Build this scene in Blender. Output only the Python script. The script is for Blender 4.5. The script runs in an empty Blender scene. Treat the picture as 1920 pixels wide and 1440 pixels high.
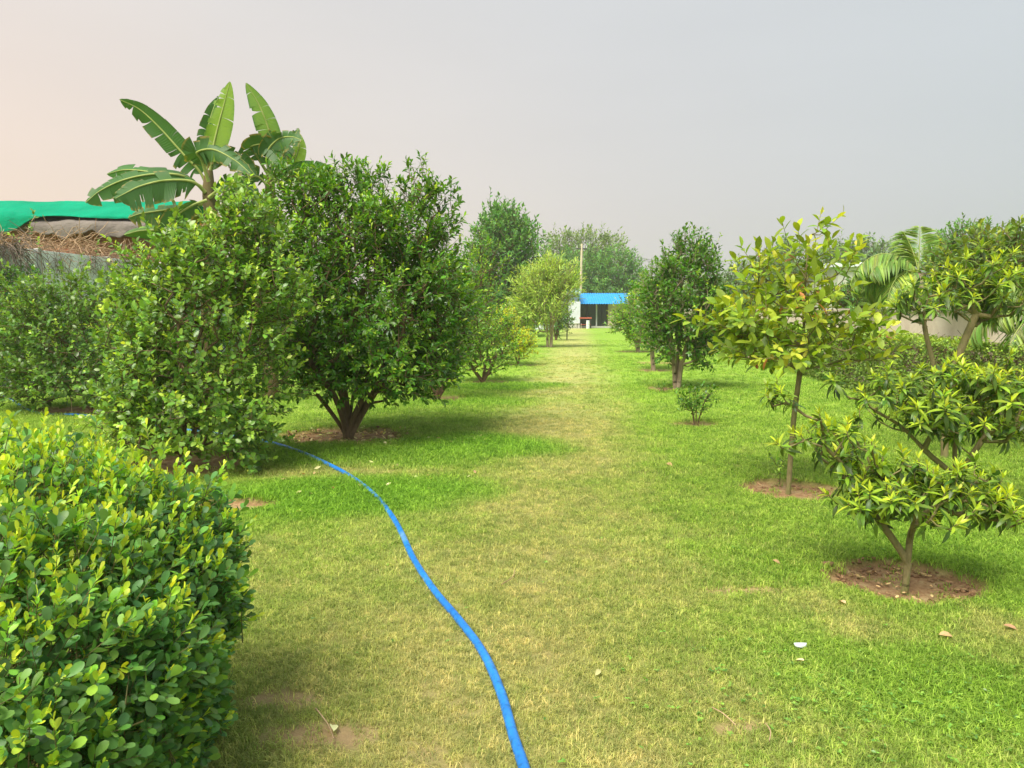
import bpy, math, random
import numpy as np
from mathutils import Vector, Matrix

rng = np.random.default_rng(7)
random.seed(7)
scene = bpy.context.scene
COL = scene.collection

# ------------------------------------------------------------------ camera
F = 1397.0                       # focal length in photo pixels (photo 1920 x 1440)
HOR = 582.0                      # horizon row in the photo
CAMH = 1.6
PITCH = math.atan((720 - HOR) / F)
cam = bpy.data.cameras.new('camera')
cam.sensor_width = 36.0
cam.lens = F / 1920 * 36
cam.clip_start = 0.05
cam.clip_end = 4000
cam_ob = bpy.data.objects.new('camera', cam)
cam_ob.location = (0, 0, CAMH)
cam_ob.rotation_euler = (math.pi / 2 - PITCH, 0, 0)
COL.objects.link(cam_ob)
scene.camera = cam_ob

# ------------------------------------------------------------------ light
EXPOSURE = 1.2
SUN_DIR = Vector((-0.58, -0.81, 0.0)).normalized()
SUN_EL = math.radians(56)
SKY_STRENGTH = 0.1
scene.view_settings.view_transform = 'Standard'
scene.view_settings.look = 'None'
scene.view_settings.gamma = 1
scene.view_settings.use_curve_mapping = False
scene.view_settings.exposure = EXPOSURE

world = bpy.data.worlds.new('World')
scene.world = world
world.use_nodes = True
nt = world.node_tree
nt.nodes.clear()
w_out = nt.nodes.new('ShaderNodeOutputWorld')
w_bg = nt.nodes.new('ShaderNodeBackground')
w_bg.inputs['Strength'].default_value = SKY_STRENGTH
sky = nt.nodes.new('ShaderNodeTexSky')
sky.sky_type = 'NISHITA'
sky.sun_disc = False
sky.sun_elevation = SUN_EL
sky.sun_rotation = math.atan2(SUN_DIR.x, SUN_DIR.y)
sky.air_density = 1.5
sky.dust_density = 7.0
tc = nt.nodes.new('ShaderNodeTexCoord')
sep = nt.nodes.new('ShaderNodeSeparateXYZ')
nt.links.new(tc.outputs['Generated'], sep.inputs[0])
dot = nt.nodes.new('ShaderNodeVectorMath'); dot.operation = 'DOT_PRODUCT'
dot.inputs[1].default_value = (-0.84, 0.54, 0.0)   # the warm side of the hazy sky
nt.links.new(tc.outputs['Generated'], dot.inputs[0])
mr = nt.nodes.new('ShaderNodeMapRange')
mr.inputs['From Min'].default_value = -0.25; mr.inputs['From Max'].default_value = 1.0
nt.links.new(dot.outputs['Value'], mr.inputs['Value'])
hz = nt.nodes.new('ShaderNodeValToRGB')
hz.color_ramp.interpolation = 'B_SPLINE'
stops = [(0.0, (.50, .545, .58)), (0.2, (.53, .56, .58)), (0.55, (.675, .635, .625)),
         (0.8, (.77, .665, .60)), (0.93, (.90, .70, .585)), (1.0, (.97, .76, .62))]
while len(hz.color_ramp.elements) < len(stops):
    hz.color_ramp.elements.new(0.5)
for e, (p, c) in zip(hz.color_ramp.elements, stops):
    e.position = p; e.color = (*c, 1)
nt.links.new(mr.outputs[0], hz.inputs[0])
el = nt.nodes.new('ShaderNodeMapRange')
el.inputs['From Min'].default_value = 0.1; el.inputs['From Max'].default_value = 0.55
el.inputs['To Max'].default_value = 0.75
nt.links.new(sep.outputs['Z'], el.inputs['Value'])
mx = nt.nodes.new('ShaderNodeMix'); mx.data_type = 'RGBA'
mx.inputs['B'].default_value = (.655, .70, .72, 1)
nt.links.new(el.outputs[0], mx.inputs['Factor'])
nt.links.new(hz.outputs[0], mx.inputs['A'])
sc = nt.nodes.new('ShaderNodeVectorMath'); sc.operation = 'SCALE'
sc.inputs['Scale'].default_value = 1.09 / (SKY_STRENGTH * 2 ** EXPOSURE)
cn = nt.nodes.new('ShaderNodeTexNoise'); cn.inputs['Scale'].default_value = 1.6; cn.inputs['Detail'].default_value = 5
cmap = nt.nodes.new('ShaderNodeMapping'); cmap.inputs['Scale'].default_value = (1, 1, 3.5)
nt.links.new(tc.outputs['Generated'], cmap.inputs[0]); nt.links.new(cmap.outputs[0], cn.inputs['Vector'])
cr = nt.nodes.new('ShaderNodeMapRange'); cr.inputs['From Min'].default_value = .3; cr.inputs['From Max'].default_value = .7
cr.inputs['To Min'].default_value = .965; cr.inputs['To Max'].default_value = 1.035
nt.links.new(cn.outputs['Fac'], cr.inputs['Value'])
cv = nt.nodes.new('ShaderNodeVectorMath'); cv.operation = 'SCALE'      # faint unevenness of the haze
nt.links.new(mx.outputs['Result'], cv.inputs[0]); nt.links.new(cr.outputs[0], cv.inputs['Scale'])
nt.links.new(cv.outputs[0], sc.inputs[0])
mx2 = nt.nodes.new('ShaderNodeMix'); mx2.data_type = 'RGBA'
mx2.inputs['Factor'].default_value = 0.9
nt.links.new(sky.outputs[0], mx2.inputs['A'])
nt.links.new(sc.outputs[0], mx2.inputs['B'])
nt.links.new(mx2.outputs['Result'], w_bg.inputs['Color'])
nt.links.new(w_bg.outputs[0], w_out.inputs[0])

sun = bpy.data.lights.new('sun', 'SUN')
sun.energy = 2.6
sun.angle = math.radians(36)
sun.color = (1.0, 0.93, 0.80)
sun_ob = bpy.data.objects.new('sun', sun)
sv = Vector((SUN_DIR.x * math.cos(SUN_EL), SUN_DIR.y * math.cos(SUN_EL), math.sin(SUN_EL)))
sun_ob.rotation_euler = sv.to_track_quat('Z', 'Y').to_euler()
sun_ob.location = sv * 60
COL.objects.link(sun_ob)

scene.cycles.use_denoising = True
scene.cycles.max_bounces = 8
scene.cycles.diffuse_bounces = 4
scene.cycles.transmission_bounces = 4
scene.cycles.volume_bounces = 1
scene.cycles.sample_clamp_indirect = 6
world.cycles.sampling_method = 'NONE'
scene.cycles.use_adaptive_sampling = True
scene.cycles.adaptive_threshold = 0.02

# ------------------------------------------------------------------ projection helpers
CP, SP = math.cos(PITCH), math.sin(PITCH)
def ray(px, py):
    r = (px - 960) / F; u = (720 - py) / F
    return np.array([r, CP + u * SP, -SP + u * CP])
def P(px, py, Y):
    d = ray(px, py)
    return np.array([0, 0, CAMH]) + d * (Y / d[1])
def G(px, py, z=0.0):
    d = ray(px, py)
    return np.array([0, 0, CAMH]) + d * ((z - CAMH) / d[2])
def project(pts):
    q = pts - np.array([0, 0, CAMH])
    zc = q[:, 1] * CP - q[:, 2] * SP
    uc = q[:, 1] * SP + q[:, 2] * CP
    zs = np.maximum(zc, 1e-3)
    return 960 + F * q[:, 0] / zs, 720 - F * uc / zs, zc
def nrm(a):
    return a / np.maximum(np.linalg.norm(a, axis=-1, keepdims=True), 1e-9)

_tbl = np.random.default_rng(99).random((256, 256))
def vnoise(x, y, s=0):
    x = np.asarray(x, float) + s * 17.3; y = np.asarray(y, float) + s * 9.7
    ix = np.floor(x).astype(int); iy = np.floor(y).astype(int)
    fx = x - ix; fy = y - iy
    fx = fx * fx * (3 - 2 * fx); fy = fy * fy * (3 - 2 * fy)
    g = lambda a, b: _tbl[a & 255, b & 255]
    return (g(ix, iy) * (1 - fx) * (1 - fy) + g(ix + 1, iy) * fx * (1 - fy)
            + g(ix, iy + 1) * (1 - fx) * fy + g(ix + 1, iy + 1) * fx * fy)
def fnoise(x, y, s=0, o=4):
    t = 0; a = 0.5; f = 1
    for k in range(o):
        t = t + a * vnoise(x * f, y * f, s + k); a *= .5; f *= 2.03
    return t / (1 - .5 ** o)
def sstep(a, b, x):
    t = np.clip((x - a) / (b - a), 0, 1); return t * t * (3 - 2 * t)

# ------------------------------------------------------------------ mesh helpers
def mesh_tris(name, V, T, mat, attrs=None, smooth=True):
    V = np.ascontiguousarray(V, np.float32); T = np.ascontiguousarray(T, np.int32)
    me = bpy.data.meshes.new(name)
    me.vertices.add(len(V)); me.vertices.foreach_set('co', V.ravel())
    me.loops.add(T.size); me.loops.foreach_set('vertex_index', T.ravel())
    me.polygons.add(len(T))
    k = T.shape[1]
    me.polygons.foreach_set('loop_start', np.arange(0, T.size, k, dtype=np.int32))
    me.polygons.foreach_set('loop_total', np.full(len(T), k, np.int32))
    if smooth:
        me.polygons.foreach_set('use_smooth', np.ones(len(T), bool))
    for an, av in (attrs or {}).items():
        a = me.attributes.new(an, 'FLOAT', 'POINT')
        a.data.foreach_set('value', np.ascontiguousarray(av, np.float32))
    me.materials.append(mat)
    me.update(calc_edges=True)
    me.validate()
    return me
def link(name, me, parent=None, loc=None):
    o = bpy.data.objects.new(name, me)
    COL.objects.link(o)
    if parent is not None: o.parent = parent
    if loc is not None: o.location = loc
    return o
def tag(o, label=None, cat=None, group=None, kind=None):
    if label: o['label'] = label
    if cat: o['category'] = cat
    if group: o['group'] = group
    if kind: o['kind'] = kind
    return o
def thing(name, label, cat, loc, group=None):
    o = bpy.data.objects.new(name, None)
    o.empty_display_size = 0.2
    COL.objects.link(o); o.location = [float(v) for v in loc]
    return tag(o, label, cat, group)
class MB:
    """collects boxes / prisms as quads"""
    def __init__(s): s.v = []; s.f = []
    def box(s, x0, x1, y0, y1, z0, z1):
        b = len(s.v)
        s.v += [(x0, y0, z0), (x1, y0, z0), (x1, y1, z0), (x0, y1, z0), (x0, y0, z1), (x1, y0, z1), (x1, y1, z1), (x0, y1, z1)]
        s.f += [(b, b+3, b+2, b+1), (b+4, b+5, b+6, b+7), (b, b+1, b+5, b+4), (b+1, b+2, b+6, b+5), (b+2, b+3, b+7, b+6), (b+3, b, b+4, b+7)]
        return s
    def mesh(s, name, mat, bevel=0.0):
        me = bpy.data.meshes.new(name); me.from_pydata(s.v, [], s.f); me.materials.append(mat); me.update()
        if bevel:
            import bmesh
            bm = bmesh.new(); bm.from_mesh(me)
            bmesh.ops.bevel(bm, geom=bm.edges[:], offset=bevel, segments=2, affect='EDGES', profile=0.5)
            bm.to_mesh(me); bm.free()
        return me
    def build(s, name, mat, parent=None, loc=None, bevel=0.0):
        return link(name, s.mesh(name, mat, bevel), parent, loc)

def tubes(A, B, RA, RB, sides):
    """separate frusta between point arrays A and B -> V, T(quads)"""
    n = len(A)
    D = nrm(B - A)
    ref = np.where(np.abs(D[:, 2:3]) < 0.9, np.array([[0, 0, 1.0]]), np.array([[1.0, 0, 0]]))
    X = nrm(np.cross(D, ref)); Yv = np.cross(D, X)
    a = np.arange(sides) * 2 * math.pi / sides
    ring = X[:, None, :] * np.cos(a)[None, :, None] + Yv[:, None, :] * np.sin(a)[None, :, None]
    ext = D * np.minimum(RA, RB)[:, None] * 0.35
    VA = (A - ext)[:, None, :] + ring * RA[:, None, None]
    VB = (B + ext)[:, None, :] + ring * RB[:, None, None]
    V = np.concatenate([VA, VB], 1).reshape(-1, 3)
    k = np.arange(sides); k2 = (k + 1) % sides
    q = np.stack([k, k2, k2 + sides, k + sides], 1)
    T = (np.arange(n) * 2 * sides)[:, None, None] + q[None]
    return V, T.reshape(-1, 4)
def catmull(pts, n):
    pts = np.asarray(pts, float)
    pts = np.vstack([2 * pts[0] - pts[1], pts, 2 * pts[-1] - pts[-2]])
    m = len(pts) - 3
    t = np.linspace(0, m - 1e-6, n); i = t.astype(int); u = (t - i)[:, None]
    p0, p1, p2, p3 = pts[i], pts[i + 1], pts[i + 2], pts[i + 3]
    return 0.5 * (2 * p1 + (p2 - p0) * u + (2 * p0 - 5 * p1 + 4 * p2 - p3) * u ** 2 + (3 * p1 - p0 - 3 * p2 + p3) * u ** 3)
def pipe(pts, radii, sides=8, cap=True):
    """one continuous tube along pts"""
    pts = np.asarray(pts, float); n = len(pts)
    D = nrm(np.gradient(pts, axis=0))
    X = np.cross(D[0], [0, 0, 1.0])
    if np.linalg.norm(X) < .05: X = np.array([1.0, 0, 0])
    X = X / np.linalg.norm(X)
    a = np.arange(sides) * 2 * math.pi / sides
    V = []
    for i in range(n):
        X = X - D[i] * np.dot(X, D[i]); X /= max(np.linalg.norm(X), 1e-9)
        Yv = np.cross(D[i], X)
        V.append(pts[i] + radii[i] * (np.cos(a)[:, None] * X + np.sin(a)[:, None] * Yv))
    V = np.concatenate(V)
    k = np.arange(sides); k2 = (k + 1) % sides
    q = np.stack([k, k2, k2 + sides, k + sides], 1)
    T = ((np.arange(n - 1) * sides)[:, None, None] + q[None]).reshape(-1, 4)
    return V, T
def join(lst):
    V = []; T = []; o = 0
    for v, t in lst:
        V.append(v); T.append(t + o); o += len(v)
    return np.concatenate(V), np.concatenate(T)

# ------------------------------------------------------------------ materials
def newmat(name):
    m = bpy.data.materials.new(name); m.use_nodes = True
    n = m.node_tree.nodes; n.clear()
    out = n.new('ShaderNodeOutputMaterial')
    return m, m.node_tree, out
def rampnode(t, stops, interp='LINEAR'):
    r = t.nodes.new('ShaderNodeValToRGB'); r.color_ramp.interpolation = interp
    while len(r.color_ramp.elements) < len(stops): r.color_ramp.elements.new(0.5)
    for e, (p, c) in zip(r.color_ramp.elements, stops):
        e.position = p; e.color = (*c, 1)
    return r
def leaf_mat(name, stops, rough=0.42, trans=0.3, spec=0.35, var=0.55, lb=1.75):
    """stops over the leaf's age: 0 old, 1 freshly sprouted"""
    m, t, out = newmat(name)
    at = t.nodes.new('ShaderNodeAttribute'); at.attribute_name = 'age'
    rn = t.nodes.new('ShaderNodeAttribute'); rn.attribute_name = 'rnd'
    r = rampnode(t, [(p_, tuple(min(.8, c_ * lb) for c_ in cc_)) for p_, cc_ in stops]); t.links.new(at.outputs['Fac'], r.inputs[0])
    hsv = t.nodes.new('ShaderNodeHueSaturation')
    v = t.nodes.new('ShaderNodeMapRange'); v.inputs['To Min'].default_value = 1 - var * .6; v.inputs['To Max'].default_value = 1 + var * .6
    t.links.new(rn.outputs['Fac'], v.inputs[0]); t.links.new(v.outputs[0], hsv.inputs['Value'])
    h = t.nodes.new('ShaderNodeMath'); h.operation = 'MULTIPLY_ADD'; h.inputs[1].default_value = 7.31; h.inputs[2].default_value = 0
    fr = t.nodes.new('ShaderNodeMath'); fr.operation = 'FRACT'
    t.links.new(rn.outputs['Fac'], h.inputs[0]); t.links.new(h.outputs[0], fr.inputs[0])
    hm = t.nodes.new('ShaderNodeMapRange'); hm.inputs['To Min'].default_value = 0.478; hm.inputs['To Max'].default_value = 0.518
    t.links.new(fr.outputs[0], hm.inputs[0]); t.links.new(hm.outputs[0], hsv.inputs['Hue'])
    t.links.new(r.outputs[0], hsv.inputs['Color'])
    no = t.nodes.new('ShaderNodeTexNoise'); no.inputs['Scale'].default_value = 60
    g = t.nodes.new('ShaderNodeNewGeometry'); t.links.new(g.outputs['Position'], no.inputs['Vector'])
    mm = t.nodes.new('ShaderNodeMix'); mm.data_type = 'RGBA'; mm.blend_type = 'MULTIPLY'; mm.inputs['Factor'].default_value = 0.35
    t.links.new(hsv.outputs[0], mm.inputs['A']); t.links.new(no.outputs['Fac'], mm.inputs['B'])
    p = t.nodes.new('ShaderNodeBsdfPrincipled')
    p.inputs['Roughness'].default_value = rough; p.inputs['Specular IOR Level'].default_value = spec
    t.links.new(mm.outputs['Result'], p.inputs['Base Color'])
    tr = t.nodes.new('ShaderNodeBsdfTranslucent')
    tcol = t.nodes.new('ShaderNodeMix'); tcol.data_type = 'RGBA'; tcol.blend_type = 'MULTIPLY'; tcol.inputs['Factor'].default_value = 1
    tcol.inputs['B'].default_value = (1.5, 1.35, .5, 1)
    t.links.new(hsv.outputs[0], tcol.inputs['A']); t.links.new(tcol.outputs['Result'], tr.inputs['Color'])
    ms = t.nodes.new('ShaderNodeMixShader'); ms.inputs[0].default_value = trans
    t.links.new(p.outputs[0], ms.inputs[1]); t.links.new(tr.outputs[0], ms.inputs[2])
    t.links.new(ms.outputs[0], out.inputs[0])
    return m
def noisy_mat(name, c1, c2, scale=8, rough=0.8, bump=0.3, detail=6, c3=None, stretch=None, spec=0.3, space='Object'):
    m, t, out = newmat(name)
    tc = t.nodes.new('ShaderNodeTexCoord')
    mp = t.nodes.new('ShaderNodeMapping')
    if stretch: mp.inputs['Scale'].default_value = stretch
    t.links.new(tc.outputs[space], mp.inputs[0])
    n1 = t.nodes.new('ShaderNodeTexNoise'); n1.inputs['Scale'].default_value = scale; n1.inputs['Detail'].default_value = detail
    n1.inputs['Roughness'].default_value = 0.65
    t.links.new(mp.outputs[0], n1.inputs['Vector'])
    st = [(0.3, c1), (0.7, c2)] if c3 is None else [(0.3, c1), (0.5, c2), (0.68, c3)]
    r = rampnode(t, st); t.links.new(n1.outputs['Fac'], r.inputs[0])
    p = t.nodes.new('ShaderNodeBsdfPrincipled'); p.inputs['Roughness'].default_value = rough
    p.inputs['Specular IOR Level'].default_value = spec
    t.links.new(r.outputs[0], p.inputs['Base Color'])
    n2 = t.nodes.new('ShaderNodeTexNoise'); n2.inputs['Scale'].default_value = scale * 3; n2.inputs['Detail'].default_value = 8
    t.links.new(mp.outputs[0], n2.inputs['Vector'])
    b = t.nodes.new('ShaderNodeBump'); b.inputs['Strength'].default_value = bump; b.inputs['Distance'].default_value = 0.02
    t.links.new(n2.outputs['Fac'], b.inputs['Height']); t.links.new(b.outputs[0], p.inputs['Normal'])
    t.links.new(p.outputs[0], out.inputs[0])
    return m

M = {}
M['bark'] = noisy_mat('bark_brown', (.10, .065, .04), (.26, .18, .11), 14, .9, .6, stretch=(1, 1, .25))
M['bark_pale'] = noisy_mat('bark_pale', (.22, .16, .11), (.48, .38, .28), 14, .9, .6, stretch=(1, 1, .25))
M['bark_mossy'] = noisy_mat('bark_mossy', (.10, .09, .03), (.25, .21, .10), 14, .9, .6, c3=(.16, .18, .05), stretch=(1, 1, .3))
M['twig_green'] = noisy_mat('twig_green', (.10, .12, .03), (.22, .18, .08), 20, .8, .2)
M['citrus'] = leaf_mat('citrus_leaf', [(0, (.018, .055, .006)), (.35, (.046, .122, .010)), (.7, (.11, .24, .018)), (1, (.26, .41, .035))], .34, .32, .5, lb=2.15)
M['lime'] = leaf_mat('lime_leaf', [(0, (.042, .088, .02)), (.4, (.088, .178, .03)), (.75, (.18, .33, .045)), (1, (.31, .47, .055))], .34, .32, .55, lb=1.95)
M['hedge'] = leaf_mat('hedge_leaf', [(0, (.028, .078, .026)), (.35, (.06, .15, .042)), (.7, (.14, .30, .035)), (1, (.33, .48, .03))], .42, .32, .42, lb=2.0)
M['rosette'] = leaf_mat('rosette_leaf', [(0, (.032, .06, .014)), (.25, (.06, .13, .018)), (.58, (.18, .31, .024)), (1, (.42, .51, .035))], .38, .32, .45, lb=1.6)
M['sapling'] = leaf_mat('sapling_leaf', [(0, (.06, .13, .02)), (.4, (.16, .27, .03)), (.75, (.30, .41, .035)), (.93, (.42, .43, .05)), (1, (.44, .18, .08))], .45, .32, lb=1.5)
M['broad'] = leaf_mat('broad_leaf', [(0, (.04, .075, .016)), (.5, (.085, .15, .025)), (1, (.24, .30, .04))], .42, .3)
M['feathery'] = leaf_mat('feathery_leaf', [(0, (.10, .15, .03)), (.5, (.22, .33, .06)), (1, (.36, .46, .10))], .6, .3)
M['golden'] = leaf_mat('golden_leaf', [(0, (.10, .09, .03)), (.3, (.07, .18, .015)), (.6, (.25, .40, .02)), (1, (.55, .58, .02))], .5, .3)
M['conifer'] = leaf_mat('evergreen_leaf', [(0, (.025, .075, .02)), (.5, (.06, .15, .035)), (1, (.13, .25, .06))], .6, .3, lb=2.2)
M['farcanopy'] = leaf_mat('far_canopy_leaf', [(0, (.06, .10, .035)), (.5, (.12, .19, .05)), (1, (.20, .28, .07))], .6, .2)
M['greybush'] = leaf_mat('grey_bush_leaf', [(0, (.05, .10, .04)), (.5, (.11, .19, .08)), (1, (.19, .28, .10))], .6, .2)
M['creeper'] = leaf_mat('creeper_leaf', [(0, (.03, .09, .02)), (.5, (.06, .18, .035)), (1, (.15, .32, .05))], .5, .3)
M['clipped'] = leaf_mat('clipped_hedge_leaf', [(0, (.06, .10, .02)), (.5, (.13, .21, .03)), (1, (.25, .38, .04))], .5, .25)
M['palm'] = leaf_mat('palm_leaf', [(0, (.16, .18, .05)), (.4, (.09, .19, .03)), (1, (.28, .36, .06))], .4, .25)
M['deadvine'] = noisy_mat('dead_vine', (.10, .075, .055), (.30, .24, .19), 6, .95, .2, space='Object')
M['straw'] = noisy_mat('straw', (.28, .17, .09), (.58, .42, .26), 6, .95, .2)
M['litter'] = leaf_mat('dry_leaf', [(0, (.20, .11, .05)), (.5, (.46, .32, .16)), (.8, (.58, .46, .24)), (1, (.62, .52, .08))], .7, .15)

# ------------------------------------------------------------------ ground
BASINS = [  # pixel of the trunk foot, radius across / along (m), colour weight, offset
    ((1697, 1092), .43, .34, (0.0, 0.07)), ((1478, 917), .46, .40, (0.02, 0.0)), ((652, 818), .85, .70, (0.0, 0.15)),
    ((820, 746), .50, .42, (0, 0)), ((905, 716), .55, .42, (0.1, 0)), ((1305, 795), .36, .30, (-.02, 0)),
    ((1268, 729), .30, .5, (-.3, 0)), ((1225, 694), .55, .5, (0.1, 0)), ((1197, 659), .7, .6, (-.1, 0)),
    ((440, 945), .36, .24, (0, 0)), ((330, 872), .7, .6, (0, 0)), ((1030, 650), .5, .4, (0, 0)),
    ((1235, 680), .6, .5, (0, 0)), ((170, 768), .9, .6, (0, 0)), ((985, 684), .5, .4, (0, 0)),
]
BASIN_XY = []
for (pp, ra, rl, off) in BASINS:
    g = G(*pp); BASIN_XY.append((g[0] + off[0], g[1] + off[1], ra, rl))
def axis_x(y):
    return 0.09 * y - 0.40
def masks(x, y):
    """dry / lush / bare masks of the lawn at ground points"""
    s = x - axis_x(y)
    n1 = fnoise(x * .9, y * .9, 1); n2 = fnoise(x * 2.6, y * 2.6, 2); n3 = fnoise(x * .35, y * .30, 3)
    hw = 0.95 + .25 * np.clip((6 - y) / 4, 0, 1)
    dry = sstep(hw + .75, hw * .15, np.abs(s + .25 * (n1 - .5) - .12)) * (.55 + .75 * n3)
    near = sstep(7.5, 3.2, y)
    dry = np.maximum(dry, near * sstep(2.4, .6, np.abs(x + .15)) * (.45 + .55 * n1))
    dry = np.maximum(dry, near * .75 * sstep(.42, .66, n1 + .25 * (n2 - .5)))
    # the yellowish gap under the hose and between the left bushes
    dry = np.maximum(dry, .8 * np.exp(-(((x + 1.6) / 1.5) ** 2 + ((y - 7.35) / .42) ** 2)))
    dry = np.clip(.83 * dry + .50 * (n2 - .5) + .2 * (n1 - .5), 0, 1)
    darker = np.zeros_like(x)  # darker green, longer grass in patches near the trees
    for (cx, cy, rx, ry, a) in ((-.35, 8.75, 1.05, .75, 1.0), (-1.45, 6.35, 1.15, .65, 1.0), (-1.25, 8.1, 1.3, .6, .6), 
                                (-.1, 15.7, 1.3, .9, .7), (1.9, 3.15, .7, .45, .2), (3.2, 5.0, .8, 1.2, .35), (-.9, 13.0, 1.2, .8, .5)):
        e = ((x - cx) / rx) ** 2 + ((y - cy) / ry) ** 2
        darker = np.maximum(darker, a * sstep(1.9, .15, e + 1.3 * (n1 - .5) + .6 * (n2 - .5)))
    dry = dry * (1 - .85 * darker)
    bare = .6 * sstep(.66, .78, n2 * .55 + n1 * .45 + .03) * sstep(6, 3.5, y) * sstep(-.1, .5, dry)
    for (cx, cy, rx, ry) in ((-.95, 2.95, .22, .10), (-.72, 2.68, .28, .12), (1.35, 4.15, .35, .06), (0.9, 2.75, .15, .05)):
        e = ((x - cx) / rx) ** 2 + ((y - cy) / ry) ** 2
        bare = np.maximum(bare, .95 * sstep(1.3, .2, e + 1.3 * (n2 - .5)))
    basin = np.zeros_like(x)
    for k, (cx, cy, rx, ry) in enumerate(BASIN_XY):
        e = np.sqrt(((x - cx) / rx) ** 2 + ((y - cy) / ry) ** 2)
        basin = np.maximum(basin, sstep(1.12, .92, e + .85 * (n2 - .5) + .35 * (n1 - .5)))
    return dry, darker, np.clip(bare, 0, 1), basin

xs = [0.0]
while xs[-1] < 900:
    a = xs[-1]; xs.append(a + (.075 if a < 5.5 else max(.075, (a - 4.6) * .09)))
xs = np.array([-v for v in xs[:0:-1]] + xs)
ys = [1.2]
while ys[-1] < 1800:
    a = ys[-1]; ys.append(a + max(.055, (a - 1) * .0125) * (1 if a < 60 else 6))
ys = np.array([-300, -100, -40, -15, -5, -2, 0, .7] + ys)
gx, gy = np.meshgrid(xs, ys)
gxf, gyf = gx.ravel(), gy.ravel()
dry, darker, bare, basin = masks(gxf, gyf)
nearw = sstep(30, 10, np.hypot(gxf, gyf))
gz = (fnoise(gxf * .5, gyf * .5, 11) - .5) * .05 * nearw + (fnoise(gxf * 4, gyf * 4, 13) - .5) * .012 * nearw - .05 * basin + .085 * basin * (1 - basin) - .006 * bare
def ground_z(x, y):
    d, l, b, s = masks(np.atleast_1d(np.float64(x)), np.atleast_1d(np.float64(y)))
    x = np.atleast_1d(x); y = np.atleast_1d(y)
    nw = sstep(30, 10, np.hypot(x, y))
    return (fnoise(x * .5, y * .5, 11) - .5) * .05 * nw + (fnoise(x * 4, y * 4, 13) - .5) * .012 * nw - .05 * s + .085 * s * (1 - s) - .006 * b
nx, ny = len(xs), len(ys)
ii = (np.arange(ny - 1)[:, None] * nx + np.arange(nx - 1)[None]).ravel()
Tq = np.stack([ii, ii + 1, ii + 1 + nx, ii + nx], 1)

C_GREEN, C_DRY, C_DARKER = (.255, .43, .052), (.45, .455, .165), (.20, .405, .036)
C_BARE, C_SOIL, C_SOIL2 = (.48, .37, .20), (.36, .22, .115), (.19, .11, .06)
def grass_color(t, typ, fine):
    """shared colour graph: dry/lush attributes + world-space noise"""
    def att(n):
        a = t.nodes.new('ShaderNodeAttribute'); a.attribute_name = n; a.attribute_type = typ; return a.outputs['Fac']
    geo = t.nodes.new('ShaderNodeNewGeometry')
    def mix(fac, a, b, blend='MIX'):
        m = t.nodes.new('ShaderNodeMix'); m.data_type = 'RGBA'; m.blend_type = blend
        for nm, v in (('Factor', fac), ('A', a), ('B', b)):
            if isinstance(v, (tuple, float, int)):
                m.inputs[nm].default_value = (*v, 1) if isinstance(v, tuple) else v
            else: t.links.new(v, m.inputs[nm])
        return m.outputs['Result']
    def noise(s, d=5, stretch=None):
        n = t.nodes.new('ShaderNodeTexNoise'); n.inputs['Scale'].default_value = s; n.inputs['Detail'].default_value = d
        n.inputs['Roughness'].default_value = .7
        t.links.new(geo.outputs['Position'], n.inputs['Vector']); return n.outputs['Fac']
    c = mix(att('dry'), C_GREEN, C_DRY)
    c = mix(att('darker'), c, C_DARKER)
    big = rampnode(t, [(.3, (.80, .86, .72)), (.7, (1.15, 1.08, 1.2))]); t.links.new(noise(1.1), big.inputs[0])
    c = mix(1.0, c, big.outputs[0], 'MULTIPLY')
    sm = rampnode(t, [(.3, (.55, .60, .5)), (.5, (.95, .96, .95)), (.72, (1.4, 1.3, 1.5))]); t.links.new(noise(fine, 8), sm.inputs[0])
    c = mix(1.0, c, sm.outputs[0], 'MULTIPLY')
    return c, att, mix, noise
m, t, out = newmat('lawn_ground')
c, att, mix, noise = grass_color(t, 'GEOMETRY', 28)
br = rampnode(t, [(.3, C_SOIL2), (.5, C_SOIL), (.7, C_BARE)]); t.links.new(noise(9, 8), br.inputs[0])
c = mix(att('thatch'), c, (.21, .18, .06))
c = mix(att('bare'), c, mix(.5, br.outputs[0], C_BARE))
c = mix(att('basin'), c, br.outputs[0])
p = t.nodes.new('ShaderNodeBsdfPrincipled'); p.inputs['Roughness'].default_value = .95; p.inputs['Specular IOR Level'].default_value = .1
t.links.new(c, p.inputs['Base Color'])
b = t.nodes.new('ShaderNodeBump'); b.inputs['Strength'].default_value = .8; b.inputs['Distance'].default_value = .02
t.links.new(noise(45, 8), b.inputs['Height']); t.links.new(b.outputs[0], p.inputs['Normal'])
t.links.new(p.outputs[0], out.inputs[0])
M['lawn'] = m
gme = mesh_tris('ground', np.stack([gxf, gyf, gz], 1), Tq, m, dict(dry=dry, darker=darker, bare=bare, basin=basin, thatch=.62 * sstep(15, 6, gyf)))
tag(link('ground', gme), 'lawn with a dry worn strip down the middle and bare soil rings', None, None, 'structure')

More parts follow.
